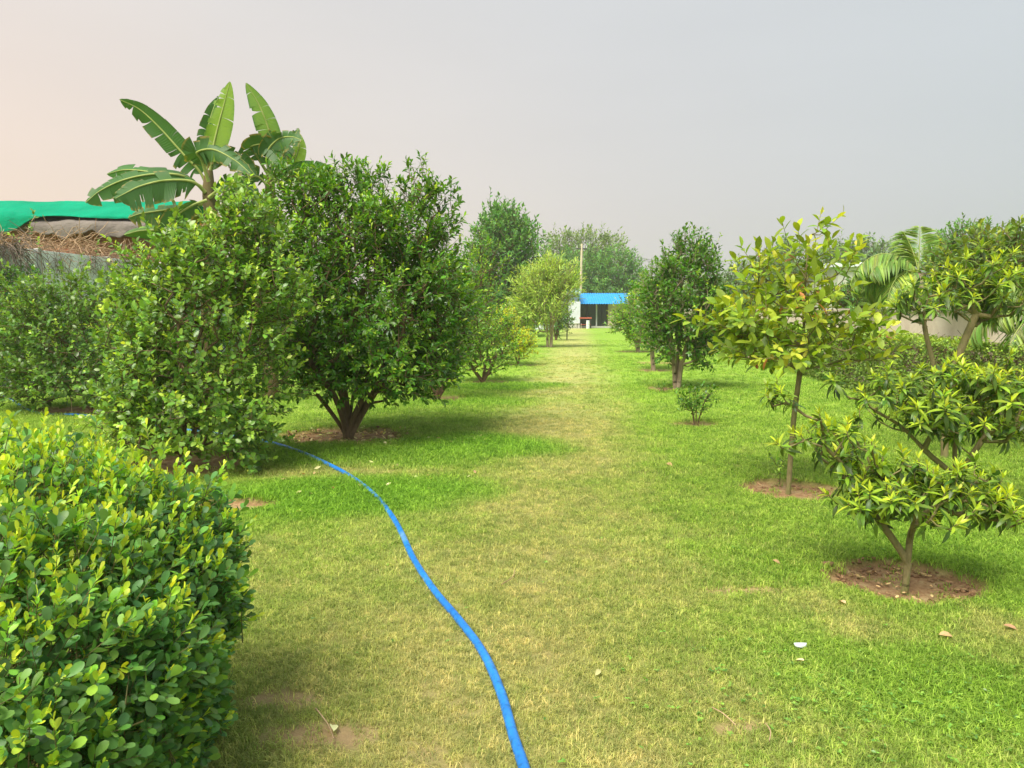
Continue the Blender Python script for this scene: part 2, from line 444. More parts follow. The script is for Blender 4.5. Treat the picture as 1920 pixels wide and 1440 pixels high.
# ------------------------------------------------------------------ grass blades (stuff, instanced on points)
m, t, out = newmat('grass_blade')
c, att, mix, noise = grass_color(t, 'INSTANCER', 22)
rv = rampnode(t, [(0, (.75, .82, .8)), (.6, (1.4, 1.32, 1.3)), (1, (2.1, 1.8, 1.9))]); t.links.new(att('rv'), rv.inputs[0])
c = mix(1.0, c, rv.outputs[0], 'MULTIPLY')
p = t.nodes.new('ShaderNodeBsdfPrincipled'); p.inputs['Roughness'].default_value = .6; p.inputs['Specular IOR Level'].default_value = .25
t.links.new(c, p.inputs['Base Color'])
tr = t.nodes.new('ShaderNodeBsdfTranslucent'); t.links.new(c, tr.inputs['Color'])
ms = t.nodes.new('ShaderNodeMixShader'); ms.inputs[0].default_value = .45
t.links.new(p.outputs[0], ms.inputs[1]); t.links.new(tr.outputs[0], ms.inputs[2]); t.links.new(ms.outputs[0], out.inputs[0])
M['blade'] = m
def tuft(seed, nb=16, rad=.045, h=.028):
    r = np.random.default_rng(seed); V = []; T = []
    for k in range(nb):
        a = r.uniform(0, 6.283); d = rad * math.sqrt(r.random()); b0 = np.array([math.cos(a) * d, math.sin(a) * d, -.004])
        an = r.uniform(0, 6.283); lean = r.uniform(.4, 1.5); hh = h * r.uniform(.6, 1.35)
        dr = np.array([math.cos(an), math.sin(an), 0]); sd = np.array([-dr[1], dr[0], 0]) * r.uniform(.0011, .0020)
        p1 = b0 + dr * hh * lean * .35 + np.array([0, 0, hh * .7]); p2 = b0 + dr * hh * lean * 1.05 + np.array([0, 0, hh * r.uniform(.55, 1.0)])
        o = len(V); V += [b0 - sd, b0 + sd, p1 - sd * .9, p1 + sd * .9, p2]
        T += [(o, o + 1, o + 3), (o, o + 3, o + 2), (o + 2, o + 3, o + 4)]
    return mesh_tris('grass_tuft', np.array(V), np.array(T), M['blade'])
pts = []
def scatter(y0, y1, dens, sc0, sc1, xl=0.74):
    n = int(.5 * 2 * xl * (y1 ** 2 - y0 ** 2) * dens)
    y = np.sqrt(rng.random(n) * (y1 ** 2 - y0 ** 2) + y0 ** 2); x = (rng.random(n) * 2 - 1) * (xl * y + .3)
    pts.append(np.stack([x, y, rng.uniform(sc0, sc1, n)], 1))
scatter(2.0, 4.2, 2200, .75, 1.35)
scatter(4.2, 7.0, 1200, .85, 1.5)
scatter(7.0, 11.0, 480, 1.1, 1.9)
scatter(11.0, 16.0, 160, 1.4, 2.3)
scatter(16.0, 26.0, 50, 1.3, 2.4)
scatter(22.0, 40.0, 14, 1.2, 2.4)
gp = np.concatenate(pts)
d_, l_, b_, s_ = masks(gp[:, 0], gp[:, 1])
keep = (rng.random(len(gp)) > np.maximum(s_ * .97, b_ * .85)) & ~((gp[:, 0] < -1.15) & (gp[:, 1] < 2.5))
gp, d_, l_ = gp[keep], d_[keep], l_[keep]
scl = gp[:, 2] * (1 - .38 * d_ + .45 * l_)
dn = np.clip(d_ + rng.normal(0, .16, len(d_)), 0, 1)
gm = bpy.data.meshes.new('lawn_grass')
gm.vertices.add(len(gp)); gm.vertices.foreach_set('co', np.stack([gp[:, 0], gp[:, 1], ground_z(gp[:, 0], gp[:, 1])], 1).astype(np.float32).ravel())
for an, av in (('dry', dn), ('darker', l_), ('scl', scl), ('rot', rng.uniform(0, 6.283, len(gp))), ('rv', rng.random(len(gp))), ('var', rng.integers(0, 3, len(gp)))):
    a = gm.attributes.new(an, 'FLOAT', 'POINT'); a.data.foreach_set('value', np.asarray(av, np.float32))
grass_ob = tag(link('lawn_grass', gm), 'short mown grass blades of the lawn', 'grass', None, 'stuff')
ng = bpy.data.node_groups.new('grass_scatter', 'GeometryNodeTree')
ng.interface.new_socket('Geometry', in_out='INPUT', socket_type='NodeSocketGeometry')
ng.interface.new_socket('Geometry', in_out='OUTPUT', socket_type='NodeSocketGeometry')
gi = ng.nodes.new('NodeGroupInput'); go = ng.nodes.new('NodeGroupOutput')
jn = ng.nodes.new('GeometryNodeJoinGeometry')
def nattr(nm):
    a = ng.nodes.new('GeometryNodeInputNamedAttribute'); a.data_type = 'FLOAT'; a.inputs['Name'].default_value = nm; return a.outputs['Attribute']
for k in range(3):
    to = bpy.data.objects.new('grass_tuft', tuft(k))
    oi = ng.nodes.new('GeometryNodeObjectInfo'); oi.inputs['Object'].default_value = to
    iop = ng.nodes.new('GeometryNodeInstanceOnPoints')
    ng.links.new(gi.outputs[0], iop.inputs['Points']); ng.links.new(oi.outputs['Geometry'], iop.inputs['Instance'])
    cmpn = ng.nodes.new('FunctionNodeCompare'); cmpn.operation = 'EQUAL'; cmpn.inputs['B'].default_value = k; cmpn.inputs['Epsilon'].default_value = .1
    ng.links.new(nattr('var'), cmpn.inputs['A']); ng.links.new(cmpn.outputs[0], iop.inputs['Selection'])
    cx = ng.nodes.new('ShaderNodeCombineXYZ'); ng.links.new(nattr('rot'), cx.inputs['Z'])
    er = ng.nodes.new('FunctionNodeEulerToRotation'); ng.links.new(cx.outputs[0], er.inputs[0]); ng.links.new(er.outputs[0], iop.inputs['Rotation'])
    ng.links.new(nattr('scl'), iop.inputs['Scale'])
    ng.links.new(iop.outputs[0], jn.inputs[0])
ng.links.new(jn.outputs[0], go.inputs[0])
md = grass_ob.modifiers.new('scatter', 'NODES'); md.node_group = ng

# ------------------------------------------------------------------ leaves and trees
HI_U = [0, .12, .38, .68, 1.0]
def leaf_template(shape):
    """rows of (u, v, w): along, across (+-.5), -> V, T ; 'hi' folded leaf, 'lo' kite"""
    if shape == 'obovate':
        us, wd = [.13, .40, .70, .91], [.34, .84, 1.0, .66]
        V = [(0, 0)]
        for u, w in zip(us, wd): V += [(u, -.5 * w), (u, 0), (u, .5 * w)]
        V.append((1, 0)); T = [(0, 2, 1), (0, 3, 2)]
        for k in range(3):
            a = 1 + 3 * k; b = a + 3
            T += [(a, a + 1, b + 1), (a, b + 1, b), (a + 1, a + 2, b + 2), (a + 1, b + 2, b + 1)]
        T += [(10, 11, 13), (11, 12, 13)]
    elif shape in ('oval', 'lance'):
        wd = {'oval': [.0, .55, 1.0, .80, 0], 'obovate': [.0, .38, .86, 1.0, 0], 'lance': [.0, .55, 1.0, .72, 0]}[shape]
        us = [0, .15, .42, .72, 1.0]
        if shape == 'obovate': us = [0, .15, .45, .76, 1.0]
        V = [(0, 0)]
        for u, w in zip(us[1:4], wd[1:4]):
            V += [(u, -.5 * w), (u, 0), (u, .5 * w)]
        V.append((1, 0))
        T = [(0, 2, 1), (0, 3, 2)]
        for k in range(2):
            a = 1 + 3 * k; b = a + 3
            T += [(a, a + 1, b + 1), (a, b + 1, b), (a + 1, a + 2, b + 2), (a + 1, b + 2, b + 1)]
        T += [(7, 8, 10), (8, 9, 10)]
    else:
        V = [(0, 0), (.45, -.5), (.45, 0), (.45, .5), (1, 0)]
        T = [(0, 2, 1), (0, 3, 2), (1, 2, 4), (2, 3, 4)]
    return np.array(V, float), np.array(T)
class Leaves:
    def __init__(s): s.d = {k: [] for k in ('pos', 'dir', 'nor', 'L', 'W', 'curl', 'age', 'rnd')}
    def add(s, pos, dir, nor, L, W, curl, age, rnd=None):
        n = len(pos); b = lambda v: np.broadcast_to(np.asarray(v, float), (n,))
        for k, v in zip(s.d, (pos, dir, nor)): s.d[k].append(v)
        s.d['L'].append(b(L)); s.d['W'].append(b(W)); s.d['curl'].append(b(curl)); s.d['age'].append(np.clip(b(age), 0, 1))
        s.d['rnd'].append(rng.random(n) if rnd is None else b(rnd))
    def get(s):
        d = {k: np.concatenate(v) for k, v in s.d.items()}
        d['dir'] = nrm(d['dir']); n = d['nor'] - d['dir'] * np.sum(d['nor'] * d['dir'], 1, keepdims=True)
        d['nor'] = nrm(n); d['side'] = np.cross(d['nor'], d['dir']); return d
def leaf_mesh(name, d, sel, base, mat, shape, fold=.22):
    TV, TT = leaf_template(shape); K = len(TV); n = int(np.sum(sel)) if sel.dtype == bool else len(sel)
    q = {k: v[sel] for k, v in d.items()}
    u = TV[:, 0][None, :, None]; v = TV[:, 1][None, :, None]
    L = q['L'][:, None, None]; W = q['W'][:, None, None]; c = q['curl'][:, None, None]
    along = u - .35 * np.abs(c) * u ** 3
    V = (q['pos'][:, None, :] - base) + q['dir'][:, None, :] * L * along + q['side'][:, None, :] * W * v \
        + q['nor'][:, None, :] * (fold * 2 * np.abs(v) * W * .5 - c * u ** 2 * L)
    T = (np.arange(n) * K)[:, None, None] + TT[None]
    return mesh_tris(name, V.reshape(-1, 3), T.reshape(-1, 3), mat, dict(age=np.repeat(q['age'], K), rnd=np.repeat(q['rnd'], K)))
def pick_visible(d, n, cell=7.0):
    mid = d['pos'] + d['dir'] * (d['L'] * .5)[:, None]
    px, py, z = project(mid)
    inf = (px > 4) & (px < 1916) & (py > 4) & (py < 1436) & (z > .2)
    vd = nrm(np.array([0, 0, CAMH]) - mid)
    face = np.abs(np.sum(vd * d['nor'], 1))
    size = d['L'] * F / np.maximum(z, .1) * np.sqrt(d['W'] / d['L']) * (.3 + face)
    idx = np.where(inf)[0]
    if len(idx) == 0: return idx
    key = (px[idx] // cell).astype(int) * 10000 + (py[idx] // cell).astype(int)
    o = np.lexsort((z[idx], key)); ks = key[o]
    first = np.concatenate([[True], ks[1:] != ks[:-1]])
    front = idx[o[first]]
    front = front[np.argsort(-size[front])]
    return front[:n]
def leaf_objects(root, d, idx, base, mat, shape, fold=.22):
    """each picked leaf an object of its own; meshes shared by age and curl class"""
    TV, TT = leaf_template(shape); lib = {}
    asp = float(np.median(d['W'] / d['L']))
    for i in idx:
        ka = int(min(7, d['age'][i] * 8)); kc = int(round(d['curl'][i] * 5)); kr = int(d['rnd'][i] * 3)
        key = (ka, kc, kr)
        if key not in lib:
            u, v = TV[:, 0], TV[:, 1]; c = kc / 5
            V = np.stack([u - .35 * abs(c) * u ** 3, v, fold * np.abs(v) * asp - c * u ** 2], 1)
            lib[key] = mesh_tris('leaf', V, TT, mat, dict(age=np.full(len(TV), (ka + .5) / 8), rnd=np.full(len(TV), (kr + .5) / 3)))
        o = bpy.data.objects.new('leaf', lib[key]); COL.objects.link(o); o.parent = root
        L, W = d['L'][i], d['W'][i]
        x, y, z = d['dir'][i] * L, d['side'][i] * W, d['nor'][i] * L; p = d['pos'][i] - base
        o.matrix_basis = Matrix(((x[0], y[0], z[0], p[0]), (x[1], y[1], z[1], p[1]), (x[2], y[2], z[2], p[2]), (0, 0, 0, 1)))

def ell(px, py, Y, rx, ry, rd=None, w=1.0):
    """crown lobe: seen at a pixel, at depth Y, radii in photo pixels; rd depth radius in m"""
    k = Y / F
    return (P(px, py, Y), np.array([rx * k, rx * k if rd is None else rd, ry * k]), w)
def sample_lobes(lobes, n, shell, r, spread='vol'):
    vol = np.array([w * (e[0] * e[1] * e[2]) ** (.75) for _, e, w in lobes]); vol /= vol.sum()
    which = r.choice(len(lobes), n, p=vol)
    C = np.array([l[0] for l in lobes])[which]; E = np.array([l[1] for l in lobes])[which]
    dv = nrm(r.normal(size=(n, 3)))
    rad = (shell ** 3 + (1 - shell ** 3) * r.random(n)) ** (1 / 3)
    bump = 1 + .22 * np.sin(dv[:, 0] * 6 + which * 1.7) * np.sin(dv[:, 2] * 5 + 2 * which + dv[:, 1] * 4) + r.normal(0, .05, n)
    bump = np.where((r.random(n) < .07) & (dv[:, 2] > -.1), bump * r.uniform(1.08, 1.28, n), bump)
    return C + dv * E * (rad * bump)[:, None], dv
def grow(stems, targets, step, alpha, r):
    """stems: list of polylines (node lists, first is the foot). Returns nodes, parents"""
    cap = 40000
    N = np.zeros((cap, 3)); par = np.full(cap, -1); pl = np.zeros(cap); n = 0
    for s in stems:
        prev = -1
        for k, p in enumerate(s):
            N[n] = p; par[n] = prev; pl[n] = 0 if prev < 0 else pl[prev] + np.linalg.norm(p - N[prev]); prev = n; n += 1
    root = stems[0][0]
    order = np.argsort(np.linalg.norm(targets - root, axis=1))
    tips = np.zeros(len(targets), int)
    for ti in order:
        t = targets[ti]
        dv = t - N[:n]; dd = np.sqrt((dv ** 2).sum(1))
        cost = dd + alpha * pl[:n] + .25 * np.maximum(0, -dv[:, 2])
        b = int(np.argmin(cost)); dist = dd[b]; k = max(1, int(dist / step))
        prev = b; start = N[b].copy()
        sag = r.normal(0, .10, 3) * dist; sag[2] -= .12 * dist
        for j in range(1, k + 1):
            f = j / k; p = start + (t - start) * f + sag * f * (1 - f) * 1.6
            if n >= cap: break
            N[n] = p; par[n] = prev; pl[n] = pl[prev] + np.linalg.norm(p - N[prev]); prev = n; n += 1
        tips[ti] = prev
    return N[:n], par[:n], tips
def branch_radii(N, par, tips, tip_r, trunk_r, ex=.45):
    w = np.zeros(len(N)); np.add.at(w, tips, 1.0)
    for i in range(len(N) - 1, -1, -1):
        if par[i] >= 0: w[par[i]] += w[i]
    w = np.maximum(w, 1)
    rr = tip_r * w ** ex
    mx = rr.max()
    if mx > trunk_r: rr = tip_r + (rr - tip_r) * (trunk_r - tip_r) / (mx - tip_r)
    return rr
def twig_dirs(N, par, tips, centre, up, r, jit=.35):
    t = N[tips]; p = N[np.maximum(par[tips], 0)]
    out = nrm(t - centre)
    return nrm(nrm(t - p) * .6 + out * .7 + np.array([0, 0, up]) + r.normal(0, jit, t.shape))
def perp_frame(D):
    ref = np.where(np.abs(D[:, 2:3]) < .9, np.array([[0, 0, 1.0]]), np.array([[1.0, 0, 0]]))
    X = nrm(np.cross(D, ref)); return X, np.cross(D, X)
def spray(lv, pos, D, tl, m, L, W, r, ang=(45, 75), age0=.3, age1=.6, young=.25, curl=.18, droop=.15, flat=.5, twigage=None):
    """m leaves spiralled along each twig"""
    n = len(pos); X, Y = perp_frame(D); ph = r.uniform(0, 6.28, n)
    ty = (r.random(n) < young).astype(float) if twigage is None else twigage
    for k in range(m):
        f = (k + .5) / m
        a = ph + k * 2.4 + r.normal(0, .25, n)
        th = np.radians(r.uniform(ang[0], ang[1], n)) * (1.15 - .75 * f)
        rad = X * np.cos(a)[:, None] + Y * np.sin(a)[:, None]
        d = D * np.cos(th)[:, None] + rad * np.sin(th)[:, None]
        d[:, 2] -= droop * r.random(n) * (1.2 - f)
        nor = np.array([0, 0, flat]) + D * (1 - flat) + r.normal(0, .28, (n, 3)) - rad * 0.15
        s = r.uniform(.65, 1.15, n) * (1 - .35 * f * ty)
        ag = age0 + (age1 - age0) * f + r.normal(0, .09, n) + ty * (.18 + .35 * f)
        lv.add(pos + D * (tl * f)[:, None] if np.ndim(tl) else pos + D * (tl * f), d, nor, L * s, W * s * r.uniform(.85, 1.15, n), curl * r.uniform(.2, 1.6, n), ag)
def rosette(lv, pos, D, m, L, W, r, curl=.35, bright=None, stem=.05):
    n = len(pos); X, Y = perp_frame(D); ph = r.uniform(0, 6.28, n)
    br = r.uniform(-.12, .15, n) if bright is None else bright
    szr = r.uniform(.72, 1.12, n)
    for k in range(m):
        q = k / (m - 1)
        a = ph + k * 2.4 + r.normal(0, .35, n)
        th = np.radians(16 + 88 * q ** .8 + r.normal(0, 14, n))
        rad = X * np.cos(a)[:, None] + Y * np.sin(a)[:, None]
        d = D * np.cos(th)[:, None] + rad * np.sin(th)[:, None]
        d[:, 2] -= .22 * q
        nor = D * 1.0 + np.array([0, 0, .35]) + r.normal(0, .12, (n, 3)) - rad * .2 * q
        s = (.5 + .5 * min(1, q * 1.6)) * r.uniform(.62, 1.2, n) * szr
        lv.add(pos - D * (stem * q), d, nor, L * s, W * s * r.uniform(.9, 1.1, n), curl * (.25 + .9 * q) * r.uniform(.6, 1.3, n), .98 - .82 * q ** .95 + br + r.normal(0, .05, n))

def make_tree(name, label, cat, base, stems, lobes, n, style, leafmat, bark, tip_r=.004, trunk_r=.06, thick=.012, step=.12, alpha=.25,
              shell=.45, parts=0, group=None, seed=0, shape='oval', up=.45, twig_len=.12, sides=7, extra=None, fold=.22, jit=.35, bark2=None, tipjit=0.0, ex=.45):
    r = np.random.default_rng(1000 + seed)
    base = np.asarray(base, float)
    root = thing(name, label, cat, base, group)
    tg, dv = sample_lobes(lobes, n, shell, r)
    tg = tg[tg[:, 2] > .06]
    if extra is not None: tg = np.concatenate([tg, extra])
    N, par, tips = grow(stems, tg, step, alpha, r)
    rr = branch_radii(N, par, tips, tip_r, trunk_r, ex)
    centre = np.average([l[0] for l in lobes], axis=0, weights=[np.prod(l[1]) * l[2] for l in lobes]) - np.array([0, 0, .25])
    D = twig_dirs(N, par, tips, centre, up, r, jit)
    tl = twig_len * r.uniform(.7, 1.4, len(tips))
    e = np.where(par >= 0)[0]
    A, B = N[par[e]], N[e]; ra = np.minimum(rr[par[e]], rr[e] * 1.35); rb = rr[e]
    big = rb >= thick
    if big.any():
        V, T = tubes(A[big] - base, B[big] - base, ra[big], rb[big], sides)
        link('trunk', mesh_tris('trunk', V, T, bark), root)
    sm = ~big
    AA = np.concatenate([A[sm], N[tips]]); BB = np.concatenate([B[sm], N[tips] + D * tl[:, None]])
    RA = np.concatenate([ra[sm], np.full(len(tips), tip_r)]); RB = np.concatenate([rb[sm], np.full(len(tips), tip_r * .5)])
    V, T = tubes(AA - base, BB - base, RA, RB, 4 if twig_len < .5 else 3)
    tag(link('branches', mesh_tris('branches', V, T, bark2 or bark), root), kind='stuff')
    lv = Leaves()
    style(lv, N[tips], D, tl, r)
    d = lv.get()
    sel = np.ones(len(d['L']), bool)
    if parts:
        idx = pick_visible(d, parts)
        sel[idx] = False
        leaf_objects(root, d, idx, base, leafmat, shape if shape != 'kite' else 'oval', fold)
    tag(link('crown', leaf_mesh('crown', d, sel, base, leafmat, shape, fold), root), kind='stuff')
    return root
def stem(*pix, Y=None):
    """polyline from (px, py, Y) points, resampled"""
    pts = [P(px, py, y) for px, py, y in pix]
    return catmull(pts, max(4, len(pts) * 4))

# ------------------------------------------------------------------ left boundary wall (precast panels)
M['concrete'] = noisy_mat('wall_concrete', (.55, .57, .58), (.80, .83, .85), 3.0, .9, .3, c3=(.86, .89, .91), stretch=(1, 1, .5))
M['post'] = noisy_mat('post_concrete', (.34, .34, .33), (.55, .56, .55), 4.0, .9, .3)
def wall_x(y): return .107 * y - 12.35
wall = thing('boundary_wall', 'grey precast concrete panel wall behind the left bushes', 'wall', (wall_x(12), 12, 0))
ang = math.atan(.107)
PL, PH, NR = 2.4, .42, 7
panel_me = MB().box(-.025, .025, .0, PL - .10, 0.004, PH - .004).mesh('panel', M['concrete'], .006)
post_me = MB().box(-.07, .07, -.06, .06, -.05, NR * PH + .03).mesh('post', M['post'], .01)
for k in range(-2, 24):
    o = link('post', post_me, wall); yl = k * PL
    o.location = (math.sin(ang) * yl, math.cos(ang) * yl, 0); o.rotation_euler.z = -ang
    if k == 23: break
    for j in range(NR):
        p_ = link('panel', panel_me, wall); q = yl + .05 + random.uniform(-.004, .004)
        p_.location = (math.sin(ang) * q + random.uniform(-.004, .004), math.cos(ang) * q, j * PH); p_.rotation_euler.z = -ang

# right boundary wall: plastered, with a coping
M['plaster'] = noisy_mat('wall_plaster', (.62, .50, .41), (.78, .66, .56), 1.6, .9, .25, c3=(.82, .72, .62))
M['coping'] = noisy_mat('wall_coping', (.42, .36, .30), (.62, .54, .46), 3, .9, .25)
def rwall_x(y): return .107 * y + 6.1
rw = thing('plastered_wall', 'cream plastered garden wall behind the clipped hedge', 'wall', (rwall_x(6), 6, 0))
mb = MB().box(-.11, .11, 0, 60, -.1, 1.56); o = mb.build('wall_body', M['plaster'], rw); o.rotation_euler.z = -ang
mb = MB().box(-.15, .15, -.02, 60.02, 1.562, 1.64); o = mb.build('coping', M['coping'], rw, bevel=.012); o.rotation_euler.z = -ang

# ------------------------------------------------------------------ shed behind the left wall, with tarpaulins
def cloth_mat(name, c1, c2, rough=.55):
    m, t, out = newmat(name)
    tcx = t.nodes.new('ShaderNodeTexCoord'); n = t.nodes.new('ShaderNodeTexNoise'); n.inputs['Scale'].default_value = 1.3; n.inputs['Detail'].default_value = 5
    t.links.new(tcx.outputs['Object'], n.inputs['Vector'])
    r = rampnode(t, [(.3, c1), (.7, c2)]); t.links.new(n.outputs['Fac'], r.inputs[0])
    p = t.nodes.new('ShaderNodeBsdfPrincipled'); p.inputs['Roughness'].default_value = .9; p.inputs['Specular IOR Level'].default_value = .1; t.links.new(r.outputs[0], p.inputs['Base Color'])
    wv = t.nodes.new('ShaderNodeTexNoise'); wv.inputs['Scale'].default_value = 4; wv.inputs['Detail'].default_value = 4; wv.inputs['Distortion'].default_value = 1.5
    mp = t.nodes.new('ShaderNodeMapping'); mp.inputs['Scale'].default_value = (1, .4, 1.5)
    t.links.new(tcx.outputs['Object'], mp.inputs[0]); t.links.new(mp.outputs[0], wv.inputs['Vector'])
    b = t.nodes.new('ShaderNodeBump'); b.inputs['Strength'].default_value = .6; b.inputs['Distance'].default_value = .06
    t.links.new(wv.outputs['Fac'], b.inputs['Height']); t.links.new(b.outputs[0], p.inputs['Normal'])
    t.links.new(p.outputs[0], out.inputs[0]); return m
M['tarp_green'] = cloth_mat('tarp_green', (0.0, .235, .125), (.002, .30, .165))
M['tarp_dark'] = cloth_mat('tarp_grey', (.10, .085, .075), (.24, .21, .19))
m, t, out = newmat('mud_brick')
tcx = t.nodes.new('ShaderNodeTexCoord'); mp = t.nodes.new('ShaderNodeMapping'); mp.inputs['Rotation'].default_value = (math.pi / 2, 0, 0)
t.links.new(tcx.outputs['Object'], mp.inputs[0])
bk = t.nodes.new('ShaderNodeTexBrick'); bk.inputs['Scale'].default_value = 1; bk.inputs['Brick Width'].default_value = .24; bk.inputs['Row Height'].default_value = .085
bk.inputs['Color1'].default_value = (.34, .15, .075, 1); bk.inputs['Color2'].default_value = (.26, .115, .06, 1); bk.inputs['Mortar'].default_value = (.30, .20, .13, 1)
bk.inputs['Mortar Size'].default_value = .012; t.links.new(mp.outputs[0], bk.inputs['Vector'])
n = t.nodes.new('ShaderNodeTexNoise'); n.inputs['Scale'].default_value = 3; n.inputs['Detail'].default_value = 8; t.links.new(tcx.outputs['Object'], n.inputs['Vector'])
r_ = rampnode(t, [(.3, (.55, .5, .5)), (.7, (1.25, 1.15, 1.05))]); t.links.new(n.outputs['Fac'], r_.inputs[0])
mm = t.nodes.new('ShaderNodeMix'); mm.data_type = 'RGBA'; mm.blend_type = 'MULTIPLY'; mm.inputs['Factor'].default_value = 1
t.links.new(bk.outputs['Color'], mm.inputs['A']); t.links.new(r_.outputs[0], mm.inputs['B'])
p = t.nodes.new('ShaderNodeBsdfPrincipled'); p.inputs['Roughness'].default_value = .95; t.links.new(mm.outputs['Result'], p.inputs['Base Color'])
b = t.nodes.new('ShaderNodeBump'); b.inputs['Strength'].default_value = .6; b.inputs['Distance'].default_value = .02
t.links.new(n.outputs['Fac'], b.inputs['Height']); t.links.new(b.outputs[0], p.inputs['Normal']); t.links.new(p.outputs[0], out.inputs[0])
M['mud'] = m
SY = 22.0
KS = SY / 16.0
def ZS(z): return 1.6 + (z - 1.6) * KS
sx1 = P(300, 400, SY)[0]; sx0 = -21.5
shed_o = np.array([sx1, SY, 0.0])
shed = thing('shed', 'low brown brick shed beyond the left wall', 'shed', shed_o)
MB().box(sx0 - sx1, 0, 0, 5, -.1, ZS(3.42)).build('wall', M['mud'], shed)
mb = MB(); mb.box(sx0 - sx1 - .1, .25, -.18, .0, ZS(3.3), ZS(3.40)).build('eave_beam', M['bark'], shed)
def sheet(name, mat, x0, x1, prof, parent, hem, nu=90, nv=26, amp=.05, seed=0, thick=.01, base=np.zeros(3)):
    """draped sheet: prof = [(y,z)...] across the roof, hem(u) lengthens the hanging edge"""
    u = np.linspace(0, 1, nu)
    V = []
    for a in u:
        pr = np.array(prof, float).copy()
        pr[0, 1] += hem(a)
        c = catmull(pr, nv)
        x = x0 + (x1 - x0) * a
        nz = fnoise(np.full(nv, x * 1.3 + seed), c[:, 0] * 1.1 + c[:, 1] * .8, seed) - .5
        nz2 = fnoise(np.full(nv, x * 4.0 + seed), c[:, 0] * 1.4, seed + 5) - .5
        V.append(np.stack([np.full(nv, x) + .1 * nz, c[:, 0] - amp * 1.2 * nz2 - amp * nz, c[:, 1] + amp * 1.6 * nz + amp * .6 * nz2], 1))
    V = np.concatenate(V) - base
    ii = (np.arange(nu - 1)[:, None] * nv + np.arange(nv - 1)[None]).ravel()
    T = np.stack([ii, ii + nv, ii + nv + 1, ii + 1], 1)
    o = link(name, mesh_tris(name, V, T, mat), parent)
    so = o.modifiers.new('thickness', 'SOLIDIFY'); so.thickness = thick
    return o
zt = ZS(4.04)
prof = [(SY - .42, ZS(3.50)), (SY - .36, ZS(3.56)), (SY + .1, ZS(3.70)), (SY + 1.2, zt - .06), (SY + 2.2, zt), (SY + 3.8, ZS(3.7))]
def hem_g(a):   # irregular front edge: hangs low at left, drawn up towards the right
    x = sx0 + (sx1 + .35 - sx0) * a
    px = 960 + F * x / (SY - .4)
    return float(-.45 * sstep(150, 20, px) * (1 + .25 * math.sin(px * .05)) + .10 * math.sin(px * .021) + .08)
tarp = thing('green_tarpaulin', 'bright green tarpaulin sheet spread over the brown shed roof', 'tarpaulin', (sx1 - 3, SY, ZS(3.5)))
tb = np.array([sx1 - 3, SY, ZS(3.5)])
sheet('sheet', M['tarp_green'], sx0, sx1 + .30, prof, tarp, hem_g, base=tb, nu=160, nv=40, amp=.045)
tarp2 = thing('grey_tarpaulin', 'dark grey plastic sheet peeking out below the green tarpaulin', 'tarpaulin', (sx1 - 3, SY, ZS(3.2)))
tb2 = np.array([sx1 - 3, SY, ZS(3.2)])
def hem_d(a):
    return -.10 + .09 * math.sin(a * 17) + .05 * math.sin(a * 41)
prof2 = [(SY - .50, ZS(3.22)), (SY - .44, ZS(3.40)), (SY - .1, ZS(3.52)), (SY + .9, ZS(3.78))]
sheet('sheet', M['tarp_dark'], P(75, 400, SY)[0], sx1 + .05, prof2, tarp2, hem_d, base=tb2, nu=90, amp=.06, seed=4)
# end flap hanging at the right end of the shed
flap = thing('hanging_tarpaulin', 'dark green tarpaulin flap hanging at the shed end beside the banana', 'tarpaulin', (sx1 + .45, SY, ZS(2.6)))
def hem_f(a): return .05 * math.sin(a * 12)
prof3 = [(SY - .1, ZS(3.05)), (SY - .06, ZS(3.2)), (SY - .1, ZS(3.5)), (SY + .1, ZS(3.70)), (SY + .6, ZS(3.8))]
sheet('sheet', M['tarp_green'], sx1 - .2, sx1 + .72, prof3, flap, hem_f, base=np.array([sx1 + .45, SY, ZS(2.6)]), nu=30, amp=.03, seed=9)

# ------------------------------------------------------------------ dead vines, straw and creeper on the left wall
def strands(name, label, cat, mat, starts, dirs, length, r, grav=.5, rad=.004, segs=5, parent=None, kind='stuff'):
    n = len(starts); A = []; B = []
    p = starts.copy(); d = nrm(dirs)
    for k in range(segs):
        q = p + d * (length / segs)[:, None]
        A.append(p); B.append(q); p = q
        d = nrm(d + r.normal(0, .28, d.shape) + np.array([0, 0, -grav / segs]))
    A = np.concatenate(A); B = np.concatenate(B); R = np.full(len(A), rad)
    V, T = tubes(A, B, R, R * .9, 3)
    return tag(link(name, mesh_tris(name, V, T, mat)), label, cat, None, kind)
r = np.random.default_rng(31)
WT = NR * PH
def wall_pts(y0, y1, z0, z1, n, off=.10, pw=1.0):
    y = y0 + (y1 - y0) * r.random(n); z = z0 + (z1 - z0) * r.random(n) ** pw
    return np.stack([wall_x(y) + off * (.4 + r.random(n)), y, z], 1)
n = 420
st = wall_pts(12.4, 16.2, WT - .10, WT + .06, n, .16)
dr = np.stack([.9 * r.random(n), r.normal(0, .7, n), r.normal(-.1, .5, n)], 1)
strands('dead_vine', 'tangle of dry grey brown vine draped over the wall top at far left', 'vine', M['deadvine'], st, dr, r.uniform(.35, 1.1, n), r, grav=2.2, rad=.007)
n = 150
st = wall_pts(0, 1, WT - .35, WT + .04, n, .10)
st[:, 1] = np.array([17.2, 18.5, 19.6])[r.integers(0, 3, n)] + r.normal(0, .22, n); st[:, 0] = wall_x(st[:, 1]) + .08 + .06 * r.random(n)
strands('dead_vine', 'thin dry vine strands clinging to the bare grey wall panels', 'vine', M['deadvine'], st,
        np.stack([.3 * r.random(n), r.normal(0, .5, n), r.normal(-.3, .5, n)], 1), r.uniform(.2, .7, n), r, grav=1.6, rad=.006)
n = 1500
